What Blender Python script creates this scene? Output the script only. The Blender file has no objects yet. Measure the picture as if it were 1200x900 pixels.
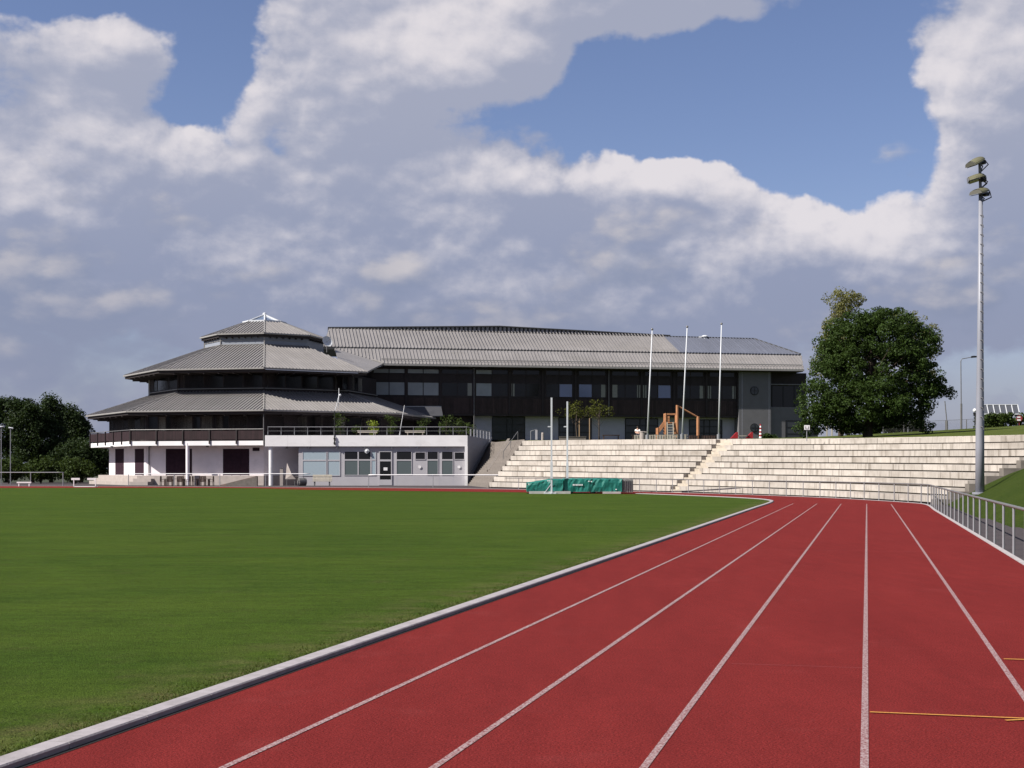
import bpy, bmesh, math, random
from mathutils import Vector, Matrix
from mathutils.geometry import tessellate_polygon
random.seed(7)
sc = bpy.context.scene
COL = sc.collection
R = math.radians
F = 1650.0; H = 1.78; HV = 550.0           # focal length in photo pixels, eye height, horizon row

# ------------------------------------------------------------------ helpers
def G(u, v):                                # ground point seen at a photo position
    y = H*F/(v-HV); return ((u-600)*y/F, y)
def Z(v, y): return H + (HV-v)*y/F
def P(u, v, y): return Vector(((u-600)*y/F, y, Z(v, y)))
TA = math.atan(416.0/F); CA, SA = math.cos(TA), math.sin(TA)
def T(s, l, z=0.0): return Vector((s*SA+l*CA, s*CA-l*SA, z))   # along / across the straight

class MB:
    def __init__(s): s.v=[]; s.f=[]; s.m=[]; s.tone=[]
    def add(s, vs, fs, mi=0, tone=0.5):
        o=len(s.v); s.v.extend([tuple(p) for p in vs])
        for f in fs: s.f.append([o+i for i in f]); s.m.append(mi); s.tone.append(tone)
        return s
    def hexa(s, p, mi=0, tone=0.5):         # p: 4 bottom ccw, 4 top ccw
        return s.add(p, [(3,2,1,0),(4,5,6,7),(0,1,5,4),(1,2,6,5),(2,3,7,6),(3,0,4,7)], mi, tone)
    def box(s, c, d, rz=0, mi=0, rx=0, ry=0, tone=0.5):
        M = Matrix.Translation(Vector(c)) @ Matrix.Rotation(rz,4,'Z') @ Matrix.Rotation(ry,4,'Y') @ Matrix.Rotation(rx,4,'X')
        x,y,z=d[0]/2,d[1]/2,d[2]/2
        return s.hexa([M@Vector(q) for q in ((-x,-y,-z),(x,-y,-z),(x,y,-z),(-x,y,-z),(-x,-y,z),(x,-y,z),(x,y,z),(-x,y,z))], mi, tone)
    def bar(s, a, b, w, h=None, mi=0, up=(0,0,1), tone=0.5):
        a=Vector(a); b=Vector(b); h=h or w; d=(b-a)
        if d.length<1e-6: return s
        d.normalize(); up=Vector(up)
        if abs(d.dot(up))>0.98: up=Vector((0,1,0))
        x=d.cross(up).normalized(); z=x.cross(d).normalized()
        x*=w/2; z*=h/2
        return s.hexa([a-x-z, a+x-z, b+x-z, b-x-z, a-x+z, a+x+z, b+x+z, b-x+z], mi, tone)
    def tube(s, pts, rad, n=10, mi=0, cap=True):
        pts=[Vector(p) for p in pts]; k=len(pts)
        if not isinstance(rad,(list,tuple)): rad=[rad]*k
        vs=[]; fs=[]; px=None
        for i,p in enumerate(pts):
            d=(pts[min(i+1,k-1)]-pts[max(i-1,0)]).normalized()
            if px is None:
                ref=Vector((0,0,1)) if abs(d.z)<0.9 else Vector((1,0,0))
                px=d.cross(ref).normalized()
            px=(px-d*px.dot(d)).normalized(); py=d.cross(px)
            for j in range(n):
                t=2*math.pi*j/n; vs.append(p+rad[i]*(math.cos(t)*px+math.sin(t)*py))
        for i in range(k-1):
            for j in range(n):
                a=i*n+j; b=i*n+(j+1)%n; fs.append((a,b,b+n,a+n))
        if cap: fs.append(tuple(range(n-1,-1,-1))); fs.append(tuple(range((k-1)*n,k*n)))
        return s.add(vs,fs,mi)
    def ball(s, c, r, n=10, m=7, mi=0):
        c=Vector(c); r=Vector(r) if not isinstance(r,(int,float)) else Vector((r,r,r))
        vs=[c+Vector((0,0,-r.z))]; fs=[]
        for i in range(1,m):
            t=math.pi*i/m-math.pi/2
            for j in range(n):
                a=2*math.pi*j/n
                vs.append(c+Vector((r.x*math.cos(t)*math.cos(a), r.y*math.cos(t)*math.sin(a), r.z*math.sin(t))))
        vs.append(c+Vector((0,0,r.z))); L=len(vs)-1
        for j in range(n):
            fs.append((0,1+(j+1)%n,1+j)); fs.append((L,L-n+j,L-n+(j+1)%n))
        for i in range(m-2):
            for j in range(n):
                a=1+i*n+j; b=1+i*n+(j+1)%n; fs.append((a,b,b+n,a+n))
        return s.add(vs,fs,mi)
    def poly(s, pts, z=None, mi=0):
        pts=[Vector((p[0],p[1],p[2] if z is None else z)) for p in pts]
        tr=tessellate_polygon([pts]); fs=[]
        for t in tr:
            a,b,c=[pts[i] for i in t]
            fs.append(t if (b-a).cross(c-a).z>0 else (t[0],t[2],t[1]))
        return s.add(pts,fs,mi)
    def prism(s, prof, axis_a, axis_b, mi=0):
        """prof: list of 3-D points of a planar outline, swept from +axis_a to +axis_b"""
        n=len(prof); A=Vector(axis_a); B=Vector(axis_b)
        vs=[Vector(p)+A for p in prof]+[Vector(p)+B for p in prof]
        fs=[tuple(range(n-1,-1,-1)), tuple(range(n,2*n))]+[(i,(i+1)%n,n+(i+1)%n,n+i) for i in range(n)]
        return s.add(vs,fs,mi)
    def build(s, name, mats, parent=None, smooth=False, origin=None, recalc=True):
        if not isinstance(mats,(list,tuple)): mats=[mats]
        me=bpy.data.meshes.new(name)
        off=Vector((0,0,0))
        if parent is not None: off=world_loc(parent)
        if origin is not None: off=Vector(origin)
        me.from_pydata([tuple(Vector(p)-off) for p in s.v],[],s.f)
        for m in mats: me.materials.append(m)
        if len(mats)>1:
            for p,mi in zip(me.polygons,s.m): p.material_index=mi
        at=me.attributes.new('tone','FLOAT','FACE'); at.data.foreach_set('value',s.tone)
        if recalc:
            bm=bmesh.new(); bm.from_mesh(me); bmesh.ops.recalc_face_normals(bm,faces=bm.faces); bm.to_mesh(me); bm.free()
        if smooth:
            for p in me.polygons: p.use_smooth=True
        o=bpy.data.objects.new(name,me); COL.objects.link(o)
        if parent is not None: o.parent=parent
        elif origin is not None: o.location=off
        return o
def world_loc(o):
    v=Vector((0,0,0))
    while o is not None: v=v+o.location; o=o.parent
    return v
def tag(o,label=None,cat=None,group=None,kind=None):
    if label: o['label']=label
    if cat: o['category']=cat
    if group: o['group']=group
    if kind: o['kind']=kind
    return o
def thing(name,loc,label,cat,group=None):
    o=bpy.data.objects.new(name,None); COL.objects.link(o); o.location=Vector(loc); o.empty_display_size=.3
    return tag(o,label,cat,group)
def copy_tree(o,parent=None):
    c=o.copy(); COL.objects.link(c); c.parent=parent
    for ch in [q for q in bpy.data.objects if q.parent is o]: copy_tree(ch,c)
    return c
def catmull(pts, n=8):
    pts=[Vector(p) for p in pts]; out=[]
    for i in range(len(pts)-1):
        p0=pts[max(i-1,0)]; p1=pts[i]; p2=pts[i+1]; p3=pts[min(i+2,len(pts)-1)]
        for j in range(n):
            t=j/n
            out.append(0.5*((2*p1)+(p2-p0)*t+(2*p0-5*p1+4*p2-p3)*t*t+(3*p1-p0-3*p2+p3)*t**3))
    out.append(pts[-1]); return out
def resample(path, step):
    out=[path[0]]; acc=0.0
    for a,b in zip(path,path[1:]):
        L=(b-a).length
        while acc+L>=step:
            t=(step-acc)/L; a=a+(b-a)*t; out.append(a.copy()); L=(b-a).length; acc=0.0
        acc+=L
    return out

# ------------------------------------------------------------------ materials
def mat(name, col, rough=.7, metal=0., var=.0, vscale=3., bump=0., bscale=20., spec=.3, tone=0., vdet=5., dirt=None, alpha=None):
    m=bpy.data.materials.new(name); m.use_nodes=True; nt=m.node_tree; N=nt.nodes; L=nt.links
    b=N['Principled BSDF']; b.inputs['Roughness'].default_value=rough; b.inputs['Metallic'].default_value=metal
    b.inputs['Specular IOR Level'].default_value=spec
    b.inputs['Base Color'].default_value=(*col,1)
    src=None
    def geo():
        return N.new('ShaderNodeNewGeometry').outputs['Position']
    if var or tone or dirt:
        val=None
        if var:
            t=N.new('ShaderNodeTexNoise'); t.inputs['Scale'].default_value=vscale; t.inputs['Detail'].default_value=vdet
            L.new(geo(),t.inputs['Vector'])
            mr=N.new('ShaderNodeMapRange'); mr.inputs[1].default_value=.25; mr.inputs[2].default_value=.75
            mr.inputs[3].default_value=1-var; mr.inputs[4].default_value=1+var; L.new(t.outputs['Fac'],mr.inputs[0]); val=mr.outputs[0]
        if tone:
            a=N.new('ShaderNodeAttribute'); a.attribute_name='tone'
            mr=N.new('ShaderNodeMapRange'); mr.inputs[3].default_value=1-tone; mr.inputs[4].default_value=1+tone
            L.new(a.outputs['Fac'],mr.inputs[0])
            if val is None: val=mr.outputs[0]
            else:
                mm=N.new('ShaderNodeMath'); mm.operation='MULTIPLY'; L.new(val,mm.inputs[0]); L.new(mr.outputs[0],mm.inputs[1]); val=mm.outputs[0]
        mx=N.new('ShaderNodeVectorMath'); mx.operation='SCALE'; mx.inputs[0].default_value=col
        if val is not None: L.new(val,mx.inputs['Scale'])
        else: mx.inputs['Scale'].default_value=1.
        src=mx.outputs[0]
        if dirt:                              # (colour, scale xyz, threshold lo, hi)
            dc,dsc,lo,hi=dirt
            mp=N.new('ShaderNodeMapping'); mp.inputs['Scale'].default_value=dsc; L.new(geo(),mp.inputs[0])
            t=N.new('ShaderNodeTexNoise'); t.inputs['Scale'].default_value=1.; t.inputs['Detail'].default_value=6.; t.inputs['Roughness'].default_value=.62
            L.new(mp.outputs[0],t.inputs['Vector'])
            mr=N.new('ShaderNodeMapRange'); mr.inputs[1].default_value=lo; mr.inputs[2].default_value=hi; L.new(t.outputs['Fac'],mr.inputs[0])
            mi=N.new('ShaderNodeMix'); mi.data_type='RGBA'; L.new(mr.outputs[0],mi.inputs[0]); L.new(src,mi.inputs[6]); mi.inputs[7].default_value=(*dc,1)
            src=mi.outputs[2]
        L.new(src,b.inputs['Base Color'])
    if bump:
        t=N.new('ShaderNodeTexNoise'); t.inputs['Scale'].default_value=bscale; t.inputs['Detail'].default_value=6.; L.new(geo(),t.inputs['Vector'])
        bp=N.new('ShaderNodeBump'); bp.inputs['Strength'].default_value=bump; bp.inputs['Distance'].default_value=.02
        L.new(t.outputs['Fac'],bp.inputs['Height']); L.new(bp.outputs[0],b.inputs['Normal'])
    return m
def leaf_mat(name, col, var=.45, trans=.25):
    m=bpy.data.materials.new(name); m.use_nodes=True; nt=m.node_tree; N=nt.nodes; L=nt.links
    b=N['Principled BSDF']; b.inputs['Roughness'].default_value=.55; b.inputs['Specular IOR Level'].default_value=.08
    g=N.new('ShaderNodeNewGeometry')
    t=N.new('ShaderNodeTexNoise'); t.inputs['Scale'].default_value=.55; t.inputs['Detail'].default_value=3.; L.new(g.outputs['Position'],t.inputs['Vector'])
    ad=N.new('ShaderNodeMath'); ad.operation='ADD'; L.new(g.outputs['Random Per Island'],ad.inputs[0]); L.new(t.outputs['Fac'],ad.inputs[1])
    mr=N.new('ShaderNodeMapRange'); mr.inputs[1].default_value=.2; mr.inputs[2].default_value=1.6; mr.inputs[3].default_value=1-var; mr.inputs[4].default_value=1+var
    L.new(ad.outputs[0],mr.inputs[0])
    sc_=N.new('ShaderNodeVectorMath'); sc_.operation='SCALE'; sc_.inputs[0].default_value=col; L.new(mr.outputs[0],sc_.inputs['Scale'])
    L.new(sc_.outputs[0],b.inputs['Base Color'])
    tr=N.new('ShaderNodeBsdfTranslucent'); s2=N.new('ShaderNodeVectorMath'); s2.operation='MULTIPLY'; L.new(sc_.outputs[0],s2.inputs[0]); s2.inputs[1].default_value=(1.3,1.25,.5)
    L.new(s2.outputs[0],tr.inputs['Color'])
    mx=N.new('ShaderNodeMixShader'); mx.inputs[0].default_value=trans; L.new(b.outputs[0],mx.inputs[1]); L.new(tr.outputs[0],mx.inputs[2])
    L.new(mx.outputs[0],N['Material Output'].inputs['Surface'])
    return m

M={}
M['white']=mat('white_paint',(.67,.65,.655),.55,var=.05,vscale=.8,dirt=((.48,.46,.45),(.5,.5,1.2),.55,.95))
M['wallwhite']=mat('white_render',(.66,.61,.63),.85,var=.06,vscale=1.2,dirt=((.42,.40,.41),(.35,.35,.8),.55,.95))
M['palegrey']=mat('pale_grey_render',(.36,.345,.365),.8,var=.05,vscale=1.)
M['wingrey']=mat('blue_grey_render',(.33,.325,.375),.85,var=.07,vscale=.8,dirt=((.24,.235,.265),(.3,.3,1.0),.5,.9))
M['towergrey']=mat('grey_concrete',(.115,.112,.118),.85,var=.08,vscale=1.1,dirt=((.11,.11,.115),(.4,.4,1.),.5,.9))
M['darkwood']=mat('dark_stained_timber',(.022,.016,.017),.7,var=.3,vscale=1.5,tone=.25)
M['brownwood']=mat('brown_stained_timber',(.024,.0115,.0135),.7,var=.2,vscale=2.,tone=.3)
M['roof']=mat('grey_metal_roofing',(.190,.178,.174),.5,metal=.0,var=.10,vscale=.35,spec=.45,tone=.1,dirt=((.15,.14,.13),(.2,.2,.9),.52,.9))
M['roofblue']=mat('bluish_metal_roofing',(.105,.112,.142),.42,var=.08,vscale=.35,spec=.6,tone=.1)
M['roofdark']=mat('dark_roof_flashing',(.05,.05,.05),.6)
M['gutter']=mat('pale_metal_gutter',(.23,.22,.21),.45,var=.08,vscale=.8)
M['soffit']=mat('dark_soffit',(.03,.024,.024),.8)
M['galv']=mat('galvanised_steel',(.27,.27,.285),.42,metal=.35,var=.08,vscale=6.)
M['galvdark']=mat('dark_galvanised_steel',(.145,.14,.14),.45,metal=.3,var=.15,vscale=5.)
M['mast']=mat('mast_steel',(.20,.205,.235),.5,metal=.1,var=.06,vscale=2.)
M['glass']=mat('dark_window_glass',(.010,.010,.011),.08,spec=.3)
M['glassblue']=mat('reflecting_window_glass',(.10,.125,.15),.12,spec=.8)
M['glassgreen']=mat('green_tinted_glass',(.085,.105,.108),.12,spec=.5)
M['blind']=mat('pale_window_blind',(.22,.24,.255),.5,var=.1,vscale=1.)
M['curtain']=mat('window_curtain',(.15,.14,.125),.9,var=.25,vscale=4.)
M['curtainlight']=mat('light_curtain',(.21,.21,.19),.9,var=.1,vscale=4.)
M['doorpurple']=mat('dark_purple_door',(.028,.015,.022),.85,spec=.08,var=.2,vscale=3.)
M['redtrack']=None
M['line']=mat('worn_line_paint',(.27,.20,.20),.8,var=.2,vscale=60.,vdet=3.,dirt=((.115,.02,.02),(55,55,55),.45,.60))
M['yellow']=mat('worn_yellow_paint',(.42,.20,.035),.8,dirt=((.12,.02,.02),(80,80,80),.5,.75))
M['kerb']=mat('concrete_kerb',(.27,.245,.255),.8,var=.12,vscale=6.,bump=.15,bscale=60.,dirt=((.17,.155,.155),(5,5,5),.5,.85))
M['edging']=mat('pale_concrete_edging',(.31,.285,.285),.8,var=.12,vscale=4.,dirt=((.22,.2,.2),(3,3,3),.55,.85))
M['kerbshade']=mat('kerb_shadow_strip',(.01,.009,.009),.9)  # near-black colour standing for the shadow beside the kerb
M['asphalt']=mat('old_asphalt',(.044,.035,.037),.9,var=.18,vscale=3.,bump=.3,bscale=70.,dirt=((.035,.03,.033),(.6,.6,.6),.5,.8))
M['concrete']=None
M['concdark']=mat('dark_concrete',(.13,.115,.10),.9,var=.25,vscale=2.)  # darker concrete for the recessed row feet and the end wall
M['aisle']=mat('beige_step_concrete',(.36,.315,.26),.9,var=.15,vscale=3.,tone=.1)
M['steps']=mat('exposed_aggregate_steps',(.15,.13,.115),.9,var=.2,vscale=3.,tone=.1)
M['stone']=mat('pale_stone_steps',(.30,.26,.24),.85,var=.12,vscale=2.)
M['tarp']=mat('teal_green_tarpaulin',(.006,.12,.095),.45,var=.25,vscale=1.6,bump=.8,bscale=3.,spec=.5)
M['tarpgrey']=mat('grey_foam_side',(.20,.20,.19),.8,var=.4,vscale=6.)
M['pallet']=mat('pale_pallet_boards',(.36,.35,.33),.8,var=.15)
M['wood']=mat('honey_timber',(.34,.155,.075),.65,var=.2,vscale=3.,tone=.2)
M['oldwood']=mat('silvered_timber',(.33,.30,.25),.8,var=.15,vscale=4.,tone=.15)
M['chairwood']=mat('dark_brown_timber',(.050,.030,.024),.6,var=.25,vscale=5.,tone=.3)
M['cushion']=mat('pale_cushion',(.45,.42,.40),.8)
M['red']=mat('red_plastic',(.27,.018,.022),.45)
M['black']=mat('black_metal',(.012,.012,.013),.5)
M['bark']=mat('tree_bark',(.06,.045,.033),.95,var=.3,vscale=4.,bump=.6,bscale=12.)
M['stake']=mat('tree_stake',(.25,.17,.10),.8)
M['leafbig']=leaf_mat('dark_broad_leaves',(.027,.046,.0105),.5)
M['leafbirch']=leaf_mat('birch_leaves',(.135,.135,.055),.4,.35)
M['leafyoung']=leaf_mat('young_yellow_green_leaves',(.062,.068,.013))
M['leafleft']=leaf_mat('dense_dark_leaves',(.019,.031,.0105))
M['leafshrub']=leaf_mat('shrub_leaves',(.030,.046,.011))
M['leaflime']=leaf_mat('lime_leaves',(.16,.20,.03))
M['floodolive']=mat('olive_floodlight_casing',(.12,.115,.07),.5,metal=.2,var=.15,vscale=5.)
M['floodglass']=mat('floodlight_glass',(.13,.125,.11),.25,spec=.6)
M['terracotta']=mat('planter_grey',(.16,.15,.14),.8)
M['skin']=mat('skin',(.42,.26,.19),.6); M['hair']=mat('dark_hair',(.02,.014,.01),.7)
M['shirt']=mat('white_shirt',(.75,.74,.72),.8); M['trouser']=mat('dark_trousers',(.03,.03,.04),.8)
M['signred']=mat('sign_red',(.16,.02,.025),.5)
M['skyglass']=mat('skylight_glass',(.10,.13,.19),.1,spec=.8)
M['whitemetal']=mat('white_metal',(.50,.51,.53),.4)

def ground_mat(name, c1, c2, c3, s_big, s_fine, stretch=None, bump=.4, bscale=90., fine_amt=.35, patch=None, verge=None, mott=.0):
    m=bpy.data.materials.new(name); m.use_nodes=True; nt=m.node_tree; N=nt.nodes; L=nt.links
    b=N['Principled BSDF']; b.inputs['Roughness'].default_value=.9; b.inputs['Specular IOR Level'].default_value=.03
    g=N.new('ShaderNodeNewGeometry')
    def noise(scale, det, vec=None, rough=.55):
        t=N.new('ShaderNodeTexNoise'); t.inputs['Scale'].default_value=scale; t.inputs['Detail'].default_value=det; t.inputs['Roughness'].default_value=rough
        L.new(vec or g.outputs['Position'],t.inputs['Vector']); return t.outputs['Fac']
    mp=N.new('ShaderNodeMapping'); mp.vector_type='POINT'
    if stretch: mp.inputs['Scale'].default_value=stretch[0]; mp.inputs['Rotation'].default_value=(0,0,stretch[1])
    L.new(g.outputs['Position'],mp.inputs[0])
    big=noise(s_big,5,mp.outputs[0])
    def mr(src,a,b_,lo,hi):
        n=N.new('ShaderNodeMapRange'); n.inputs[1].default_value=a; n.inputs[2].default_value=b_; n.inputs[3].default_value=lo; n.inputs[4].default_value=hi
        L.new(src,n.inputs[0]); return n.outputs[0]
    def mix(f,a,b_):
        n=N.new('ShaderNodeMix'); n.data_type='RGBA'; L.new(f,n.inputs[0])
        for i,q in ((6,a),(7,b_)):
            if isinstance(q,tuple): n.inputs[i].default_value=(*q,1)
            else: L.new(q,n.inputs[i])
        return n.outputs[2]
    col=mix(mr(big,.32,.68,0,1),c1,c2)
    mid=noise(s_big*6,4)
    col=mix(mr(mid,.55,.8,0,.6),col,c3)
    if patch:
        pn=noise(patch[1],4); col=mix(mr(pn,patch[2],patch[3],0,.75),col,patch[0])
    if verge:                                   # worn, drier turf next to the kerb
        dp=N.new('ShaderNodeVectorMath'); dp.operation='DOT_PRODUCT'; L.new(g.outputs['Position'],dp.inputs[0]); dp.inputs[1].default_value=(CA,-SA,0)
        near=mr(dp.outputs['Value'],verge[1],verge[2],0,1); pn=mr(noise(1.6,5,None,.65),.40,.66,0,1)
        mu=N.new('ShaderNodeMath'); mu.operation='MULTIPLY'; L.new(near,mu.inputs[0]); L.new(pn,mu.inputs[1])
        mu2=N.new('ShaderNodeMath'); mu2.operation='MULTIPLY'; L.new(mu.outputs[0],mu2.inputs[0]); mu2.inputs[1].default_value=.8
        col=mix(mu2.outputs[0],col,verge[0])
    m_a=mr(noise(2.1,5,mp.outputs[0],.6),.3,.7,1-.8*mott,1+.8*mott); m_b=mr(noise(7.5,4,None,.6),.3,.7,1-.6*mott,1+.6*mott)
    mm=N.new('ShaderNodeMath'); mm.operation='MULTIPLY'; L.new(m_a,mm.inputs[0]); L.new(m_b,mm.inputs[1])
    s0=N.new('ShaderNodeVectorMath'); s0.operation='SCALE'; L.new(col,s0.inputs[0]); L.new(mm.outputs[0],s0.inputs['Scale']); col=s0.outputs[0]
    fine=noise(s_fine,3,None,.7)
    fv=mr(fine,.3,.7,1-fine_amt,1+fine_amt)
    s=N.new('ShaderNodeVectorMath'); s.operation='SCALE'; L.new(col,s.inputs[0]); L.new(fv,s.inputs['Scale'])
    L.new(s.outputs[0],b.inputs['Base Color'])
    bp=N.new('ShaderNodeBump'); bp.inputs['Strength'].default_value=bump; bp.inputs['Distance'].default_value=.02
    L.new(noise(bscale,4),bp.inputs['Height']); L.new(bp.outputs[0],b.inputs['Normal'])
    return m
M['grass']=ground_mat('mown_grass',(.0285,.0520,.0066),(.0435,.0680,.0090),(.050,.065,.014),.34,58.,((.45,1.25,1),R(-8)),bump=1.0,bscale=70.,fine_amt=.65,patch=((.055,.060,.018),1.1,.62,.80),verge=((.088,.074,.034),-6.3,-5.15),mott=.22)
M['lawn']=ground_mat('rough_lawn',(.045,.062,.013),(.065,.078,.018),(.09,.085,.03),.35,9.,None,bump=.6,bscale=40.,fine_amt=.3)
M['bank']=ground_mat('bank_grass',(.021,.034,.0058),(.029,.042,.0078),(.036,.043,.009),.5,14.,None,bump=.8,bscale=35.,fine_amt=.45)
M['redtrack']=ground_mat('red_tartan',(.120,.0150,.0145),(.138,.0175,.0165),(.108,.0145,.0140),.5,62.,((1.6,.35,1),TA),bump=.5,bscale=130.,fine_amt=.6,patch=((.150,.026,.025),.9,.60,.80),mott=.09)

def terrace_mat():
    m=mat('weathered_terrace_concrete',(.355,.322,.288),.9,var=.10,vscale=2.5,tone=.12,dirt=((.21,.18,.15),(.42,.42,.9),.52,.82)); nt=m.node_tree; N=nt.nodes; L=nt.links
    b=N['Principled BSDF']; src=b.inputs['Base Color'].links[0].from_socket; g=N.new('ShaderNodeNewGeometry')
    for sc_,lo,hi,amt,dc in (((2.6,2.6,.25),.54,.73,.78,(.12,.10,.08)),((9.,9.,.5),.60,.72,.45,(.15,.13,.10)),((.16,.16,.5),.57,.70,.42,(.15,.13,.105))):
        mp=N.new('ShaderNodeMapping'); mp.inputs['Scale'].default_value=sc_; L.new(g.outputs['Position'],mp.inputs[0])
        t=N.new('ShaderNodeTexNoise'); t.inputs['Scale'].default_value=1.; t.inputs['Detail'].default_value=5.; L.new(mp.outputs[0],t.inputs['Vector'])
        mr=N.new('ShaderNodeMapRange'); mr.inputs[1].default_value=lo; mr.inputs[2].default_value=hi; mr.inputs[4].default_value=amt; L.new(t.outputs['Fac'],mr.inputs[0])
        mi=N.new('ShaderNodeMix'); mi.data_type='RGBA'; L.new(mr.outputs[0],mi.inputs[0]); L.new(src,mi.inputs[6]); mi.inputs[7].default_value=(*dc,1); src=mi.outputs[2]
    L.new(src,b.inputs['Base Color']); return m
M['concrete']=terrace_mat()
# ------------------------------------------------------------------ ground, track
MBg=MB(); MBg.add([(-2500,-300,-.12),(2500,-300,-.12),(2500,4000,-.12),(-2500,4000,-.12)],[(0,1,2,3)]); tag(MBg.build('ground',mat('rough_ground',(.022,.027,.010),.95,var=.3,vscale=.6)),kind='structure')
MBa=MB(); MBa.add([(-140,-40,-.03),(45,-40,-.03),(45,190,-.03),(-140,190,-.03)],[(0,1,2,3)]); tag(MBa.build('asphalt_path',M['asphalt']),kind='structure')

inner=[T(s,-4.92) for s in (-14,0,20,40,55,66)]
icurve=catmull([Vector((*q,0)) for q in (T(66,-4.92).to_2d(), G(905,588.9), G(903,586.4), G(880,584.2), G(820,581.4), G(745,578.6), G(640,576.0), G(540,574.2), G(400,572.6), G(200,571.8), G(0,571.9), G(-110,572.4))],8)
inner_path=inner+icurve[1:]
outer=[T(s,2.84) for s in (-14,0,20,40,56)]
ocurve=catmull([Vector((*q,0)) for q in (T(56,2.84).to_2d(), T(64,2.84).to_2d(), G(1084,591.2), G(1060,588.7), G(1020,586.2), G(960,583), G(860,579.4), G(740,576), G(570,573), G(400,571.4), G(200,570.2), G(0,569.6), G(-110,569.6))],8)
outer_path=outer+ocurve[1:]
tr=MB(); tr.poly(inner_path+outer_path[::-1], z=0.0)
tag(tr.build('running_track',M['redtrack']),kind='structure')
# the D zone: a red run-up strip inside the kerb, under the pole-vault pit
dz=[Vector((*G(u,v),0)) for u,v in ((600,574.9),(640,576.0),(700,577.5),(745,578.7),(752,579.2),(690,578.8),(600,577.0),(480,575.6),(360,574.0),(300,572.6),(420,573.0),(540,574.2))]
d_=MB(); d_.poly(dz,z=.016); tag(d_.build('track_runup',M['redtrack']),kind='structure')
gf=MB(); gf.poly(inner_path+[Vector((-140,125,0)),Vector((-140,-20,0))],z=.006); tag(gf.build('grass_field',M['grass']),kind='structure')

def offset(path,d):
    out=[]
    for i,p in enumerate(path):
        t=(path[min(i+1,len(path)-1)]-path[max(i-1,0)]).normalized()
        out.append(p+Vector((t.y,-t.x,0))*d)          # right-hand side of travel
    return out
def ribbon(path,w0,w1,z,name,m,h=0.0,z0=0.0):
    a=offset(path,w0); b=offset(path,w1); mb=MB()
    for i in range(len(path)-1):
        p=[a[i],b[i],b[i+1],a[i+1]]
        if h: mb.hexa([(q.x,q.y,z0) for q in p]+[(q.x,q.y,z) for q in p])
        else: mb.add([(q.x,q.y,z) for q in p],[(0,1,2,3)])
    return tag(mb.build(name,m),kind='structure')
kpath=inner+icurve[1:45]
kerb=MB(); ka=offset(kpath,-.18); kb=offset(kpath,0.)
kseg=resample(kpath,1.0); ka=offset(kseg,-.18); kb=offset(kseg,0.0); kc=offset(kseg,-.165); kd=offset(kseg,-.012)
for i in range(len(kseg)-1):
    tt=random.random(); g_=.004/max((kseg[i+1]-kseg[i]).length,.1)
    a0,b0,c0,d0=[w[i].lerp(w[i+1],g_) for w in (ka,kb,kc,kd)]; a1,b1,c1,d1=[w[i].lerp(w[i+1],1-g_) for w in (ka,kb,kc,kd)]
    q=lambda p,z:(p.x,p.y,z)
    kerb.hexa([q(a0,-.02),q(b0,-.02),q(b1,-.02),q(a1,-.02),q(a0,.034),q(b0,.034),q(b1,.034),q(a1,.034)],0,tt)
    kerb.hexa([q(a0,.034),q(b0,.034),q(b1,.034),q(a1,.034),q(c0,.044),q(d0,.044),q(d1,.044),q(c1,.044)],0,tt)
tag(kerb.build('track_kerb',M['kerb']),kind='structure')
ribbon(inner+icurve[1:12],.002,.045,.003,'kerb_shadow_strip',M['kerbshade'])  # shadow line along the kerb, laid as a dark painted strip
ribbon(outer_path,-.02,.09,.02,'track_edging',M['edging'],h=1,z0=-.02)
for l in (-3.72,-2.505,-1.29,-.015,1.19):
    ribbon([T(s,l) for s in (-14,0,20,40,60,74.5)],-.025,.025,.004,'lane_line',M['line'])
def mark(l0,s0,l1,s1,w,name='yellow_mark'):
    a=T(s0,l0); b=T(s1,l1); ribbon([a,b],-w/2,w/2,.008,name,M['yellow'])
mark(.02,10.62,1.12,10.62,.034); mark(.95,10.50,1.11,10.585,.034)
mark(1.24,13.9,2.3,13.9,.045)
M['seam']=mat('track_seam',(.150,.030,.029),.9,var=.3,vscale=20.)
for s_,a_,b_ in ((31.6,-4.85,2.8),(13.0,-1.2,-.05),(52.0,-4.85,2.8)):
    ribbon([T(s_,a_),T(s_,b_)],-.008,.008,.0022,'track_seam',M['seam'])
# ------------------------------------------------------------------ grass bank and upper lawn
def toe(s): return 4.9-.95*max(0,min(1,(s-38)/26.))
def bank_h(l,s): return max(0.0,min((l-toe(s))*.5,3.75+max(0,l-12.4)*.02))
bk=MB(); LS=[3.8,3.95,4.3,4.6,4.9,5.4,6,7,8,9,10,11,12,13,16,24,40,80]; SS=[-30+i*2.0 for i in range(53)]+[75.2]
idx={}; vs=[]
for i,s in enumerate(SS):
    for j,l in enumerate(LS):
        z=bank_h(l,s); z=z*(1+.05*math.sin(s*.5+l*1.3))+(0 if l>toe(s) else -.05)
        idx[i,j]=len(vs); vs.append(T(s,l,z))
fs=[(idx[i,j],idx[i,j+1],idx[i+1,j+1],idx[i+1,j]) for i in range(len(SS)-1) for j in range(len(LS)-1)]
bk.add(vs,fs); tag(bk.build('grass_bank',M['bank'],smooth=True),kind='structure')

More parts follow.
